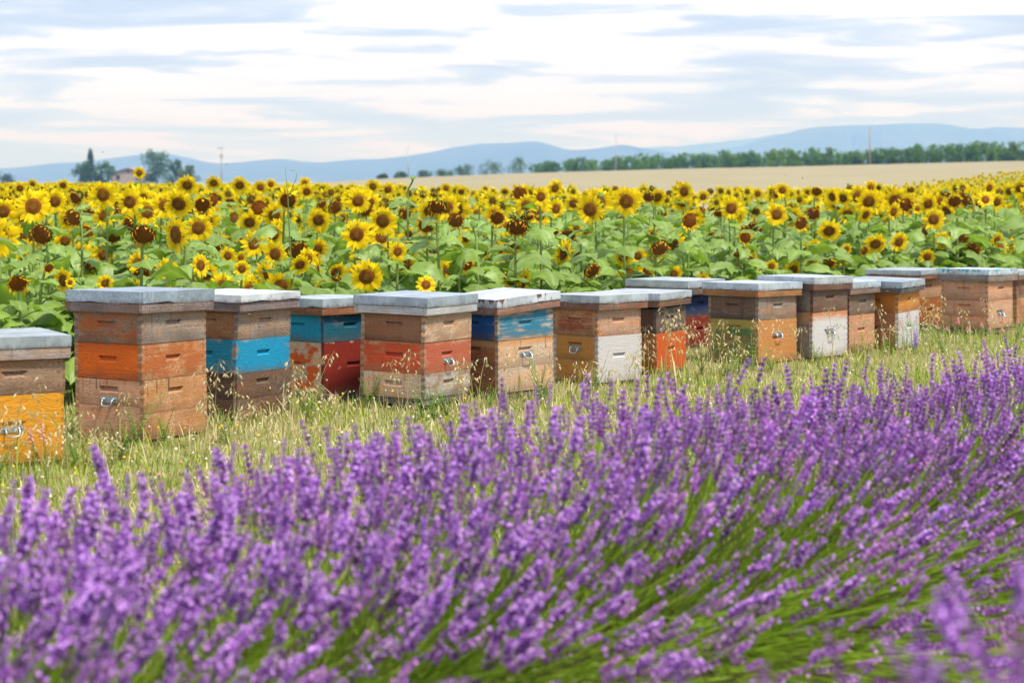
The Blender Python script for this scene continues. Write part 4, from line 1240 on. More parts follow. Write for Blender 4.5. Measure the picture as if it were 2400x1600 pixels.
# --- every other plant of the field: past the limit for single objects, one mass of real geometry
acc = {}
def put(key, tp, M, tint): acc.setdefault((key, id(tp)), [tp, [], []]); acc[(key, id(tp))][1].append(M); acc[(key, id(tp))][2].append(tint)
mb_st = MB()
for s in far:
    x, y, z, rd, kind, yaw, pt = s
    low = y > 20.5
    nl = 8 if not low else (5 if y < 45 else 4)
    z0, pts, rads, HM, LM = plant_layout(rg, x, y, z, 0, rd, kind, yaw, pt, nl)
    T0 = np.eye(4); T0[:3, 3] = (x, y, z0)
    tn = rg.uniform(.82, 1.15)
    PET, DI, BR, LF = (T_PETL, T_DISCL, T_BRL, T_LEAFL) if low else (T_PET, T_DISC, T_BR, T_LEAF)
    M = T0 @ HM
    MD = M.copy()
    if low: MD[:3, :3] *= (.62 if y < 50 else .42)
    put('d' if kind != 'bud' else 'g', DI[kind][rg.integers(len(DI[kind]))], MD, np.full(3, tn))
    put('g', BR[kind][rg.integers(len(BR[kind]))], M, np.full(3, tn))
    if kind != 'bud': put('p', PET[kind][rg.integers(len(PET[kind]))], M, np.full(3, rg.uniform(.92, 1.05)))
    for Lm in LM[-5 if low else 0:]:
        if low: Lm = Lm.copy(); Lm[:3, :3] *= 1.25
        put('l', LF[rg.integers(len(LF))], T0 @ Lm, np.full(3, rg.uniform(.75, 1.2)))
    if y < 26:
        tube(mb_st, np.array(pts) + np.array([x, y, z0]), rads, 3 if low else 5, (.22, .31, .075), cap=False)
mbs = {k: MB() for k in 'dgpl'}
for (k, _), (tp, Ms, ts) in acc.items(): mbs[k].inst(tp, Ms, ts)
ftop = None
MI = {'d': M_DISC, 'g': M_STEM, 'p': M_PETAL, 'l': M_LEAF}
mbs['g'].addtpl(mb_st.tpl())
allm = MB(); fm = []
tq = []
for idx, k in enumerate('dgpl'):
    tp = mbs[k].tpl(); allm.addtpl(tp); tq.append((len(tp[1]), len(tp[2])))
fm = np.concatenate([np.full(a, i) for i, (a, b) in enumerate(tq)] + [np.full(b, i) for i, (a, b) in enumerate(tq)])
obj('sunflower_field', allm.mesh('sunflower_field', None, True, mats=[MI[k] for k in 'dgpl'], fmat=fm), kind='stuff', label='mass of further sunflowers filling the field behind the hives')
print('sunflowers', len(SUN_LIST), 'field', len(far))

# a headless stalk with one curled leaf standing over the flowers
sx, sy = -1.565, 14.0
r0 = thing('bare_stalk', 'thin bare stalk with one curled leaf rising above the sunflowers', 'plant stalk', (sx, sy, 0), 0)
mb = MB(); tube(mb, [(0, 0, 0), (.01, 0, .7), (-.012, 0, 1.16), (-.03, 0, 1.36)], [.010, .007, .004, .0015], 6, (.16, .24, .06)); obj('stem', mb.mesh('stem', M_STEM, True), r0)
mb = MB()
P0 = [(0, 0, 1.17), (.02, 0, 1.22), (.045, 0, 1.27), (.05, 0, 1.31), (.03, 0, 1.335), (.005, 0, 1.33)]
for k, (p, w) in enumerate(zip(P0, [.006, .012, .014, .012, .008, .002])):
    mb.v.append(np.array([[p[0], -w, p[2]], [p[0] + .003, 0, p[2] - .003], [p[0], w, p[2]]])); mb.c.append(np.tile([.12, .23, .05], (3, 1)).astype(float))
mb.n = 18; mb.q.append(np.array([(3 * k + j, 3 * k + j + 1, 3 * k + j + 4, 3 * k + j + 3) for k in range(5) for j in (0, 1)]))
obj('leaf', mb.mesh('leaf', M_LEAF, True), r0)

# ------------------------------------------------------------------ lavender
M_LSTEM = col_mat('lavender_stem', .55, .48, .3, transgain=(1.1, 1.15, .5))
M_LFLOW = col_mat('lavender_flower', .65, .36, .2, vary=.08, transgain=(1.1, .9, 1.15))
def spike_tpl(seed, low=False):
    """lavender spike of length 1 along +z: whorls of plump buds with a few open corollas and a lower stray whorl"""
    rg = np.random.default_rng(seed); mb = MB()
    nw = rg.integers(8, 10) if not low else 6
    zs = np.linspace(.0, .93, nw)
    if rg.random() < .6: zs[0] = -.22
    for k, z in enumerate(zs):
        f = k / (nw - 1)
        rad = (.09 if k else .11) * (1 - .42 * f ** 3)
        nb = (6 if not low else 4) if f < .85 else 3
        a0 = rg.uniform(0, 6)
        for i in range(nb):
            a = a0 + 2 * math.pi * i / nb + rg.normal(0, .15)
            er = np.array([math.cos(a), math.sin(a), 0]); et = np.array([-math.sin(a), math.cos(a), 0]); ez = np.array([0, 0, 1.])
            up = rg.uniform(.75, 1.15); d = er * math.cos(up) + ez * math.sin(up); n = -er * math.sin(up) + ez * math.cos(up)
            L = rg.uniform(.145, .195); w = rg.uniform(.045, .064) * (1.25 if low else 1)
            p = er * rad * .35 + ez * z
            m = p + d * L * .55; tip = p + d * L
            dark = np.array([.22, .075, .31]); mid = np.array([.45, .175, .61]); pale = np.array([.76, .45, .90])
            r = rg.random(); c = mid * rg.uniform(.8, 1.2) if r < .6 else (pale if r < .82 else dark)
            cb = dark * rg.uniform(.8, 1.3)
            if rg.random() < .07: c = np.array([.36, .28, .30])
            if low:
                mb.add([p, m + et * w, m + n * w, m - et * w, tip], [(0, 2, 1), (0, 3, 2), (4, 1, 2), (4, 2, 3)], None, np.array([cb, c, c * .95, c, c * 1.1])); continue
            V = [p, m + et * w, m + n * w, m - et * w, m - n * w, tip]
            T = [(0, 2, 1), (0, 3, 2), (0, 4, 3), (0, 1, 4), (5, 1, 2), (5, 2, 3), (5, 3, 4), (5, 4, 1)]
            mb.add(V, T, None, np.array([cb, c, c, c, c * .9, c * 1.1]))
            if not low and rg.random() < .35:     # an open corolla
                q = tip; s = .05
                mb.add([q, q + et * s + d * .03, q + n * s + d * .04, q - et * s + d * .03, q - n * s + d * .02], [(0, 1, 2), (0, 2, 3), (0, 3, 4), (0, 4, 1)], None, pale * rg.uniform(.9, 1.2))
    tube(mb, [(0, 0, -.3), (0, 0, .9)], [.022, .012], 3, (.20, .16, .16), cap=False)
    return mb.tpl()
T_SPK = [spike_tpl(200 + i) for i in range(8)]
T_SPKL = [spike_tpl(220 + i, True) for i in range(6)]
ME_SPK = [tm(x, 'flower_spike', M_LFLOW, True) for x in T_SPK]
ROW0 = np.array([-1.08, 4.20]); RD = np.array([.69, .72]) / np.hypot(.69, .72); RN = np.array([.72, -.69]) / np.hypot(.69, .72)

rl = np.random.default_rng(21)
bushes = []
for k in range(-3, 15): bushes.append((0, k, ROW0 + RD * (k * .58 + rl.uniform(-.06, .06)) + RN * (.10 + rl.uniform(-.05, .05))))
for k in range(-1, 4): bushes.append((1, k, ROW0 + RD * (k * .58 - .1 + rl.uniform(-.06, .06)) + RN * (2.86 + rl.uniform(-.04, .04))))
all_spikes = []
bush_data = []
stem_bend = MB()
tube(stem_bend, [(0, 0, 0), (.02, 0, .35), (.025, 0, .7), (0, 0, 1.0)], [1, .9, .75, .6], 3, (1, 1, 1), cap=False)
SV, STt, SQ, SC = stem_bend.tpl()
SV = SV.copy()
# the tube above was built with unit radius around a unit axis: squeeze its section to a thin stem
for i in range(len(SV)):
    lvl = i // 3; c = np.array([(0, 0, 0), (.02, 0, .35), (.025, 0, .7), (0, 0, 1.0)][lvl])
    SV[i] = c + (SV[i] - c) * .0042
T_LST = (SV, STt, SQ, SC)
for bi, (rw, k, c) in enumerate(bushes):
    n = 470 if rw == 0 else 620
    stems = []; tips = []
    hbush = rl.uniform(.92, 1.07) * (1.22 if rw else (.98 if k <= 0 else (1.0 if k <= 2 else 1.02)))
    for i in range(n):
        b = np.array([rl.uniform(-.30, .30), rl.normal(0, .14)])        # along, across
        # fan of directions: lean grows with distance from the middle; near flank (towards +RN) falls over further
        across = float(np.clip(rl.normal(.34, .66), -1.0, 1.32)); 
        if i >= 390 and not rw: across = rl.uniform(.45, 1.3)
        if rw: across = rl.uniform(-.62, .6)
        if across < -.8: across = rl.uniform(-.75, .75)
        la = across * R(76)
        lb = rl.normal(.06, .25) + b[0] * .35
        cl = math.sin(b[0] * 21 + bi * 2.1) * math.sin(across * 9 + bi * 1.3)
        L = (rl.normal(.475, .035) + .035 * cl + .24 * max(0., across - .1)) * hbush
        if rl.random() < .13: L *= rl.uniform(.62, .85)
        if abs(across) < .25: L *= rl.uniform(.97, 1.10)
        dx = math.sin(la) * math.cos(lb); dz = math.cos(la) * math.cos(lb); dl = math.sin(lb)
        d3 = np.array([RD[0] * dl + RN[0] * dx, RD[1] * dl + RN[1] * dx, dz])
        p0 = np.array([*(c + RD * b[0] + RN * (b[1] + across * (.14 if across < 0 else .30))), .02 + .05 * rl.random()])
        stems.append((p0, d3, L)); 
        tipdir = d3 + np.array([rl.normal(0, .14), rl.normal(0, .14), .26 + rl.normal(0, .10)])
        tip = p0 + d3 * L
        if tip[2] < .05 or (rw and tip[0] / tip[1] > .5): continue
        tips.append((tip, tipdir / np.linalg.norm(tipdir), rl.normal(.070, .012)))
    bush_data.append((rw, k, c, stems, tips))
    for j, (tp, td, L) in enumerate(tips):
        px, py = 1200 + 4667 * tp[0] / tp[1], 420 + 4667 * (CAM_H - tp[2]) / tp[1]
        if 0 < px < 2400 and 0 < py < 1590: all_spikes.append((L / tp[1] * (1.0 if tp[2] > .25 else .6), bi, j))
all_spikes.sort(reverse=True)
picked = defaultdict(set)
for _, bi, j in all_spikes[:300]: picked[bi].add(j)
def words_for(rw, k, c):
    px = 1200 + 4667 * c[0] / c[1]
    ref = hive_ref(c[0] / c[1])
    if rw == 1:
        return {-2: 'blurred lavender bush of the closest row, below the picture corner', -1: 'blurred lavender bush of the closest row, beside the corner', 0: 'big blurred lavender bush closest to the camera in the bottom right corner',
                1: 'blurred lavender bush second in the closest row', 2: 'blurred lavender bush third in the closest row', 3: 'blurred lavender bush fourth in the closest row', 4: 'blurred lavender bush fifth in the closest row'}[k]
    OW = ['first', 'second', 'third', 'fourth', 'fifth', 'sixth', 'seventh', 'eighth', 'ninth', 'tenth', 'eleventh', 'twelfth', 'thirteenth', 'fourteenth', 'fifteenth', 'sixteenth', 'seventeenth', 'eighteenth']
    return '%s purple lavender bush from the near left end of the long row' % OW[k + 3]
used = defaultdict(int)
for bi, (rw, k, c, stems, tips) in enumerate(bush_data):
    lab = words_for(rw, k, c); used[lab] += 1
    if used[lab] > 1: lab += ', ' + ['', 'nearer', 'further right', 'next one right', 'again further right', 'last'][min(used[lab] - 1, 5)]
    root = thing('lavender_bush', lab, 'lavender', (c[0], c[1], 0), 0, 'lavender bushes planted in rows')
    o3 = np.array([c[0], c[1], 0])
    Ms = []; tn = []
    for p0, d3, L in stems:
        F3 = frame(d3, (rl.normal(), rl.normal(), .2)); Ms.append(mat4(F3 * np.array([1, 1, 1]) * L, p0 - o3)); 
        tn.append(np.array([.42, .58, .06]) * rl.uniform(.7, 1.15) if rl.random() < .85 else np.array([.26, .24, .10]) * rl.uniform(.8, 1.1))
    mb = MB(); mb.inst(T_LST, Ms, tn)
    # narrow leaves crowding the lower half
    n = 210
    for q in range(n):
        a = float(np.clip(rl.normal(.05, .55), -1.1, 1.1)) * R(72); lb = rl.normal(0, .4)
        d3 = np.array([RD[0] * math.sin(lb) + RN[0] * math.sin(a), RD[1] * math.sin(lb) + RN[1] * math.sin(a), math.cos(a) * math.cos(lb)]); d3 /= np.linalg.norm(d3)
        p0 = np.array([*(RD * rl.uniform(-.3, .3) + RN * rl.normal(0, .16)), .02]) + d3 * rl.uniform(.0, .30)
        F3 = frame(d3, (rl.normal(), rl.normal(), .3)); L = rl.uniform(.10, .24); w = rl.uniform(.003, .0055)
        g = np.array([.36, .54, .06]) * rl.uniform(.6, 1.15)
        V = np.array([[-w * .6, 0, 0], [w * .6, 0, 0], [-w, .006, L * .5], [w, .006, L * .5], [0, .02, L]]) @ F3.T + p0
        mb.add(V, [(2, 3, 4)], [(0, 1, 3, 2)], g)
    obj('foliage', mb.mesh('foliage', M_LSTEM, True), root, kind='stuff')
    rest = MB(); buck = defaultdict(list); bt = defaultdict(list)
    for j, (tp, td, L) in enumerate(tips):
        F3 = frame(td, (rl.normal(), rl.normal(), .1)); M = mat4(F3, tp - o3, L)
        if j in picked[bi]: obj('flower_spike', ME_SPK[rl.integers(8)], root, M)
        else:
            q = rl.integers(6); buck[q].append(M); bt[q].append(np.array([1, 1, 1]) * rl.uniform(.75, 1.15) * np.array([rl.uniform(.9, 1.12), 1, rl.uniform(.92, 1.05)]))
    for q in buck: rest.inst(T_SPKL[q], buck[q], bt[q])
    if rest.n: obj('flower_spikes', rest.mesh('flower_spikes', M_LFLOW, True), root, kind='stuff')

# ------------------------------------------------------------------ grass between the lavender and the hives
M_GRASS = col_mat('grass_blade', .7, .3, .2, transgain=(1.1, 1.1, .5))
rgg = np.random.default_rng(5)
def in_strip(X, Y):
    s = (X - ROW0[0]) * RN[0] + (Y - ROW0[1]) * RN[1]          # across the lavender row, negative behind it
    return (s < -.15) & (Y < edge_y(X) + FIELD_OFF + .6) & (X / Y > -.31) & (X / Y < .40)
def near_hive(X, Y):
    d = np.abs(Y - edge_y(X) - .1) * .646
    return np.exp(-(d / .45) ** 2)
n = 240000
Y = rgg.uniform(3.2, 24, n) ; X = rgg.uniform(-.31, .40, n) * Y
ok = in_strip(X, Y) & (rgg.random(n) < np.clip(11 / Y, 0, 1) * 1.0)
X, Y = X[ok], Y[ok]
patch = np.sin(X * 2.3 + 1.7 * np.sin(Y * 1.1)) * np.sin(Y * 1.9 + X) 
n = len(X)
nh = near_hive(X, Y)
h = rgg.gamma(2.0, .0115, n) * (1 + 1.9 * nh * (rgg.random(n) < .45)) * (1 + .35 * patch) + .012
straw = rgg.random(n) < (.44 - .34 * patch)
az = rgg.uniform(0, 6.283, n); ln = rgg.gamma(2, .28, n)
w = rgg.uniform(.0022, .0042, n) * (1 + .4 * (h > .15))
dx, dy = np.cos(az), np.sin(az); sx, sy = -dy, dx
fz = np.cos(np.minimum(ln, 1.35)); fr = np.sin(np.minimum(ln, 1.35))
V = np.zeros((n, 5, 3))
for k, (f, ww, b) in enumerate(((0, 1, 0), (0, -1, 0), (.55, .8, .4), (.55, -.8, .4), (1.0, 0, 1.0))):
    V[:, k, 0] = X + dx * h * fr * (f * .5 + b * .5) + sx * w * ww
    V[:, k, 1] = Y + dy * h * fr * (f * .5 + b * .5) + sy * w * ww
    V[:, k, 2] = h * (f * .8 + .2 * f * fz) * np.where(f > .9, .55 + .45 * fz, .8 + .2 * fz)
gcol = np.where(straw[:, None], np.array([.58, .51, .27]) * rgg.uniform(.7, 1.2, (n, 1)), np.array([.27, .36, .055]) * rgg.uniform(.6, 1.25, (n, 1)) * np.where(rgg.random((n, 1)) < .3, [1.35, 1.12, .9], [1, 1, 1]))
C = np.repeat(gcol[:, None, :], 5, 1)
off = (np.arange(n) * 5)[:, None]
mb = MB()
mb.add(V.reshape(-1, 3), (np.array([[2, 3, 4]]) + off), (np.array([[0, 1, 3, 2]]) + off), C.reshape(-1, 3))
obj('grass', mb.mesh('grass', M_GRASS), kind='stuff', label='short half dry grass between the lavender and the beehives')
print('grass', n)

# tiny white, yellow and pink flower heads in the grass
M_FLEUR = col_mat('meadow_flower', .7, .3, .2)
fl = MB()
ico = [(0, 0, 1), (.9, 0, .25), (.28, .86, .25), (-.73, .53, .25), (-.73, -.53, .25), (.28, -.86, .25), (0, 0, -.7)]
icoT = [(0, 1, 2), (0, 2, 3), (0, 3, 4), (0, 4, 5), (0, 5, 1), (6, 2, 1), (6, 3, 2), (6, 4, 3), (6, 5, 4), (6, 1, 5)]
Ms = []; ts = []; sp = []; stt = []
for q in range(5200):
    y = rgg.uniform(4, 22); x = rgg.uniform(-.29, .29) * y
    if not in_strip(np.array(x), np.array(y)) or rgg.random() > min(1, 11 / y): continue
    nhh = float(near_hive(np.array(x), np.array(y)))
    z = min(.15, rgg.gamma(2.4, .02) * (1 + .8 * nhh) + .015)
    r = rgg.random()
    c = (.78, .76, .68) if r < .52 else ((.80, .62, .06) if r < .74 else ((.70, .36, .36) if r < .90 else (.60, .47, .24)))
    Ms.append(mat4(rotz(rgg.uniform(0, 6)) @ rotx(rgg.normal(0, .4)), (x, y, z), rgg.uniform(.004, .0095) * np.array([1, 1, rgg.uniform(.6, 1.5)]))); ts.append(np.array(c) * rgg.uniform(.8, 1.1))
    if z > .06:
        a = rgg.normal(0, .02, 2)
        sp.append(np.array([[x + a[0] - .0012, y + a[1], 0], [x + a[0] + .0012, y + a[1], 0], [x, y, z]]))
fl.inst((np.array(ico, float), np.array(icoT), np.zeros((0, 4), int), np.ones((7, 3))), Ms, ts)
sp = np.concatenate(sp)
fl.add(sp, np.arange(len(sp)).reshape(-1, 3), None, (.27, .30, .09))
obj('meadow_flowers', fl.mesh('meadow_flowers', M_FLEUR, False), kind='stuff', label='tiny white, yellow and pink flowers scattered in the grass')

# ------------------------------------------------------------------ single wild plants in front of the hives
M_OAT = col_mat('dry_oat', .6, .35, .25, vary=.1)
M_WEED = col_mat('green_weed', .6, .35, .25, vary=.12, transgain=(1.1, 1.2, .5))
def oat_meshes(seed, h):
    rg = np.random.default_rng(seed); st = MB(); pan = []
    lean = rg.uniform(.05, .28); az = rg.uniform(0, 6.28)
    pts = []
    for f in np.linspace(0, 1, 7): pts.append(np.array([math.cos(az) * lean * h * f ** 2.2, math.sin(az) * lean * h * f ** 2.2, h * (f - .12 * lean * f ** 3)]))
    tube(st, pts, [.0022, .002, .0018, .0016, .0013, .001, .0007], 3, (.52, .44, .20))
    sk = MB(); npk = rg.integers(9, 16)
    for i in range(npk):
        f = rg.uniform(.58, 1.0); k = f * 6; a = pts[int(min(k, 5))]; b = pts[int(min(k, 5)) + 1]; p = a + (b - a) * (k - int(min(k, 5)))
        ang = rg.uniform(0, 6.28); r = rg.uniform(.015, .05); q = p + np.array([math.cos(ang) * r, math.sin(ang) * r, rg.uniform(-.005, .03)])
        tube(sk, [p, (p + q) / 2 + np.array([0, 0, .012]), q], .0006, 3, (.50, .43, .22), cap=False)
        d = np.array([math.cos(ang) * .5, math.sin(ang) * .5, -rg.uniform(.4, 1.2)]); d /= np.linalg.norm(d); L = rg.uniform(.020, .030); w = .0036
        F3 = frame(d, (rg.normal(), rg.normal(), .1))
        c = np.array([.74, .64, .40]) * rg.uniform(.8, 1.1)
        for tw in (-.16, .16):
            V = np.array([[0, 0, 0], [-w, tw * .02, L * .4], [w, tw * .02, L * .4], [tw * L, 0, L], [0, w * 1.2, L * .4]]) @ F3.T + q
            sk.add(V, [(0, 2, 4), (0, 4, 1), (1, 4, 3), (4, 2, 3), (0, 1, 2), (1, 3, 2)], None, c)
    return st, sk
def sainfoin_meshes(seed, h):
    rg = np.random.default_rng(seed); st = MB(); fl = MB()
    az = rg.uniform(0, 6.28); lean = rg.uniform(0, .2)
    pts = [np.array([math.cos(az) * lean * h * f * f, math.sin(az) * lean * h * f * f, h * f]) for f in np.linspace(0, 1, 5)]
    tube(st, pts, [.0024, .0022, .002, .0016, .001], 4, (.25, .34, .09))
    for i in range(6):
        f = rg.uniform(.15, .7); p = pts[0] + (pts[-1] - pts[0]) * f; a = rg.uniform(0, 6.28)
        for k in range(5):
            q = p + np.array([math.cos(a), math.sin(a), .35]) * (.012 + .012 * k); s = .007; e = np.array([-math.sin(a), math.cos(a), 0]) 
            st.add([q, q + e * s * 1.6 + np.array([0, 0, .004]), q + np.array([math.cos(a), math.sin(a), .3]) * s, q - e * s * 1.6 + np.array([0, 0, .004])], [(0, 1, 2), (0, 2, 3)], None, np.array([.2, .33, .06]) * rg.uniform(.7, 1.2))
    for i in range(16):
        f = .78 + .24 * i / 16; p = pts[-1] * (f if f < 1 else 1) + np.array([0, 0, max(0, f - 1) * h]); a = i * 2.4; r = .012 * (1.15 - i / 16)
        q = p + np.array([math.cos(a) * r, math.sin(a) * r, 0]); s = .0058 * (1.2 - .6 * i / 16)
        fl.add(np.array(ico) * s + q, icoT, None, np.array([.78, .40, .42]) * rg.uniform(.8, 1.15))
    return st, fl
def weed_mesh(seed, h):
    rg = np.random.default_rng(seed); mb = MB()
    for s in range(rg.integers(4, 7)):
        az = rg.uniform(0, 6.28); lean = rg.uniform(.15, .7); hh = h * rg.uniform(.6, 1)
        pts = [np.array([math.cos(az) * lean * hh * f ** 1.6, math.sin(az) * lean * hh * f ** 1.6, hh * f]) for f in np.linspace(0, 1, 6)]
        tube(mb, pts, .0016, 3, (.20, .30, .06), cap=False)
        for k in range(1, 6):
            for sd in (-1, 1):
                p = pts[k] if k < 6 else pts[-1]
                for e in (0, .5):
                    pp = pts[k - 1] + (pts[k] - pts[k - 1]) * (1 - e)
                    a = az + sd * rg.uniform(.9, 1.4); L = rg.uniform(.025, .05) * (1.1 - .1 * k); w = L * .16
                    dv = np.array([math.cos(a), math.sin(a), .25]); ev = np.array([-math.sin(a), math.cos(a), 0])
                    mb.add([pp, pp + dv * L * .5 + ev * w, pp + dv * L, pp + dv * L * .5 - ev * w], [(0, 1, 2), (0, 2, 3)], None, np.array([.17, .34, .05]) * rg.uniform(.7, 1.25))
    return mb
OATS = [
 ('oat', -2.072, 8.25, 0.413, 7),
 ('oat', -1.985, 8.20, 0.462, 8),
 ('oat', -1.909, 8.10, 0.333, 9),
 ('oat', -1.912, 8.30, 0.239, 10),
 ('oat', -1.939, 8.70, 0.207, 11),
 ('oat', -1.892, 8.70, 0.263, 12),
 ('oat', -1.997, 7.90, 0.254, 13),
 ('oat', -1.880, 7.80, 0.326, 14),
 ('pink', -1.887, 7.90, 0.288, 15),
 ('pink', -1.818, 7.80, 0.317, 16),
 ('oat', -1.859, 8.90, 0.145, 17),
 ('oat', -1.783, 8.90, 0.120, 18),
 ('oat', -1.497, 9.60, 0.231, 19),
 ('oat', -1.445, 9.50, 0.242, 20),
 ('weed', -1.378, 9.60, 0.221, 21),
 ('oat', -1.330, 9.70, 0.137, 22),
 ('oat', -1.278, 9.70, 0.220, 23),
 ('oat', -1.239, 9.80, 0.168, 24),
 ('oat', -1.188, 9.90, 0.146, 25),
 ('oat', -1.163, 10.20, 0.210, 26),
 ('oat', -1.126, 10.30, 0.211, 27),
 ('oat', -1.103, 10.40, 0.189, 28),
 ('oat', -1.056, 10.60, 0.157, 29),
 ('oat', -1.020, 10.70, 0.124, 30),
 ('oat', -0.954, 10.60, 0.134, 31),
 ('weed', -0.416, 10.50, 0.258, 32),
 ('weed', -0.352, 10.60, 0.180, 33),
 ('weed', -0.468, 10.40, 0.178, 34),
 ('oat', -0.208, 10.80, 0.275, 35),
 ('oat', -0.273, 10.60, 0.248, 36),
 ('weed', -0.118, 11.00, 0.162, 37),
 ('oat', 0.118, 11.00, 0.257, 38),
 ('oat', 0.410, 11.60, 0.201, 39),
 ('oat', 0.476, 11.70, 0.217, 40),
 ('weed', 0.493, 11.80, 0.170, 41),
 ('oat', 0.602, 11.70, 0.167, 42),
 ('oat', 0.683, 11.80, 0.221, 43),
 ('oat', 0.739, 11.90, 0.225, 44),
 ('oat', 0.784, 12.00, 0.164, 45),
 ('oat', 0.936, 12.30, 0.519, 46),
 ('oat', 0.954, 12.30, 0.479, 47),
 ('oat', 0.996, 12.40, 0.446, 48),
 ('oat', 1.066, 12.50, 0.480, 49),
 ('oat', 1.093, 12.60, 0.406, 50),
 ('oat', 1.143, 12.70, 0.386, 51),
 ('oat', 1.207, 12.80, 0.337, 52),
 ('oat', 0.837, 12.20, 0.277, 53),
 ('oat', 1.019, 12.20, 0.329, 54),
 ('oat', 1.157, 12.50, 0.252, 55),
 ('oat', 1.258, 12.90, 0.330, 56),
 ('oat', 1.305, 12.90, 0.344, 57),
 ('oat', 1.351, 13.00, 0.356, 58),
 ('oat', 1.446, 13.10, 0.316, 59),
 ('oat', 1.382, 12.90, 0.192, 60),
 ('weed', 1.476, 13.00, 0.156, 61),
 ('weed', 1.396, 12.90, 0.120, 62),
 ('oat', 1.479, 12.90, 0.206, 63),
 ('oat', 1.909, 13.30, 0.315, 64),
 ('oat', 1.768, 13.10, 0.133, 65),
 ('pink', 1.861, 13.00, 0.128, 66),
 ('pink', 2.662, 14.20, 0.175, 67),
 ('pink', 2.884, 14.60, 0.238, 68),
 ('pink', 3.012, 15.00, 0.299, 69),
 ('pink', 3.143, 15.20, 0.286, 70),
 ('pink', 3.033, 14.90, 0.248, 71),
 ('pink', 3.208, 15.20, 0.195, 72),
 ('pink', 3.278, 15.30, 0.155, 73),
 ('pink', 3.328, 15.30, 0.139, 74),
 ('pink', 3.630, 15.40, 0.165, 75),
 ('pink', 3.432, 15.40, 0.198, 76),
 ('pink', 3.469, 15.20, 0.146, 77),
 ('pink', 3.877, 15.60, 0.184, 78),
 ('pink', 4.012, 15.80, 0.170, 79),
 ('pink', 3.795, 15.40, 0.120, 80),
 ('oat', 2.712, 14.30, 0.228, 81),
 ('oat', 3.124, 15.00, 0.258, 82),
 ('oat', 2.457, 13.90, 0.138, 83),
 ('oat', 3.171, 15.10, 0.299, 84),
 ('oat', 3.241, 15.20, 0.309, 85),
 ('pink', 3.720, 15.50, 0.120, 86),
 ('oat', 2.271, 13.50, 0.120, 87),
]
ro = np.random.default_rng(77)
HX = [(-2.2, 8.9), (-1.75, 9.6), (-1.4, 10.3), (-1.0, 11.0), (-.5, 10.9), (-.1, 11.4), (.5, 12.1), (.95, 12.7), (1.65, 13.5), (2.1, 13.8), (2.5, 14.3), (2.85, 14.6), (3.4, 15.6), (3.85, 16.0)]
for q in range(62):
    hx, hy = HX[ro.integers(len(HX))]
    x = hx + ro.uniform(-.45, .45); y = hy + (x - hx) * .6 - abs(ro.normal(.12, .16)) - .05
    kk = 'oat' if q % 3 else 'weed'
    OATS.append((kk, x, y, ro.uniform(.2, .42) if kk == 'oat' else ro.uniform(.14, .28), 400 + q))
lcount = defaultdict(int); lab_of = []
def wild(kind, x, y, h, seed):
    ref = hive_ref(x / y)
    if kind == 'oat':
        name, cat, txt, g = 'wild_oat', 'wild oat', 'straw coloured wild oat stalk in front of ' + ref, 'dry wild oats by the hives'
    elif kind == 'pink':
        name, cat, txt, g = 'pink_sainfoin', 'wildflower', 'pink flowering sainfoin stem in front of ' + ref, 'pink wildflowers by the hives'
    else:
        name, cat, txt, g = 'green_weed', 'weed', 'feathery green weed at the foot of ' + ref, 'green weeds by the hives'
    return name, cat, txt, g
WL = defaultdict(list)
for e in OATS: WL[wild(*e)[2]].append(e)
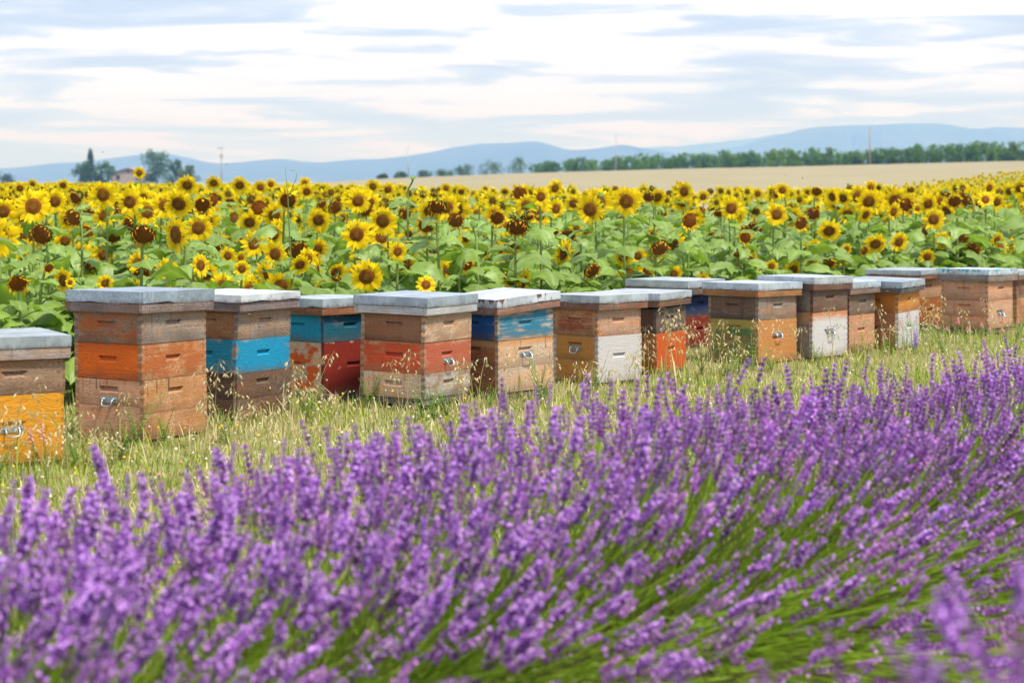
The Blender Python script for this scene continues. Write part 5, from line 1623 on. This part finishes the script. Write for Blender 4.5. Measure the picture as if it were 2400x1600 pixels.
for txt, es in WL.items():
    es.sort(key=lambda e: e[1] / e[2])
    for k, e in enumerate(es):
        kind, x, y, h, seed = e
        name, cat, _, g = wild(*e)
        n = len(es)
        lab = txt if n == 1 else txt + (', left one' if k == 0 and n == 2 else ', right one' if n == 2 else ', ' + (ORD[min(k, 19)] if k < n - 1 else 'rightmost'))
        root = thing(name, lab, cat, (x, y, 0), 0, g)
        if kind == 'oat':
            st, sk = oat_meshes(seed, h)
            obj('stem', st.mesh('stem', M_OAT), root); obj('spikelets', sk.mesh('spikelets', M_OAT), root)
        elif kind == 'pink':
            st, fl2 = sainfoin_meshes(seed, h)
            obj('stem', st.mesh('stem', M_WEED), root); obj('blossom', fl2.mesh('blossom', M_FLEUR), root)
        else:
            obj('foliage', weed_mesh(seed, h).mesh('foliage', M_WEED), root)

# ------------------------------------------------------------------ bees in the air about the hives
M_BEE = NT('bee_body').surf((.16, .085, .02), .7, 0, .3)
M_WING = NT('bee_wing').surf((.62, .60, .55), .4, 0, .4)
mb = MB(); tube(mb, [(-.007, 0, 0), (-.005, 0, .0005), (-.001, 0, .001), (.002, 0, .0012), (.005, 0, .0006), (.0065, 0, 0)], [.0008, .0024, .0027, .0022, .0026, .0010], 8); ME_BEE = mb.mesh('body', M_BEE, True)
mb = MB(); mb.add([(.001, 0, 0), (.003, .004, .002), (-.002, .010, .004), (-.005, .008, .0035), (-.003, .003, .001)], [(0, 1, 2), (0, 2, 3), (0, 3, 4)]); ME_WING = mb.mesh('wing', M_WING)
BEES = [(-2.02, 9.0, .36, 'before the tallest hive, low down'), (-1.30, 9.9, .60, 'before the turquoise-boxed hive'), (-1.05, 10.6, .66, 'above the peeling orange hive'), (-.30, 10.6, .50, 'before the brick-red hive'), (.06, 11.0, .30, 'low before the hive with dripped lid'), (.40, 11.6, .44, 'before the white-faced hive'),
        (1.45, 12.9, .40, 'before the green-faced hive'), (1.72, 13.0, .43, 'right of the green-faced hive front'), (2.32, 13.7, .46, 'before the low pinkish hive'), (2.62, 13.9, .49, 'right of the low pinkish hive'), (-3.0, 14.6, 1.47, 'in the sky left of the farm'), (1.95, 14.2, 1.30, 'over the field edge, against the wheat'), (2.1, 14.4, 1.28, 'over the field edge, lower of the wheat pair'), (-1.72, 12.0, 1.36, 'in the sky right of the utility pole')]
for q, (x, y, z, where) in enumerate(BEES):
    r0 = thing('honey_bee', 'tiny flying bee ' + where, 'bee', (x, y, z), q * 1.3, 'bees flying about the hives')
    obj('body', ME_BEE, r0); obj('wing', ME_WING, r0); w = obj('wing', ME_WING, r0); w.scale = (1, -1, 1)
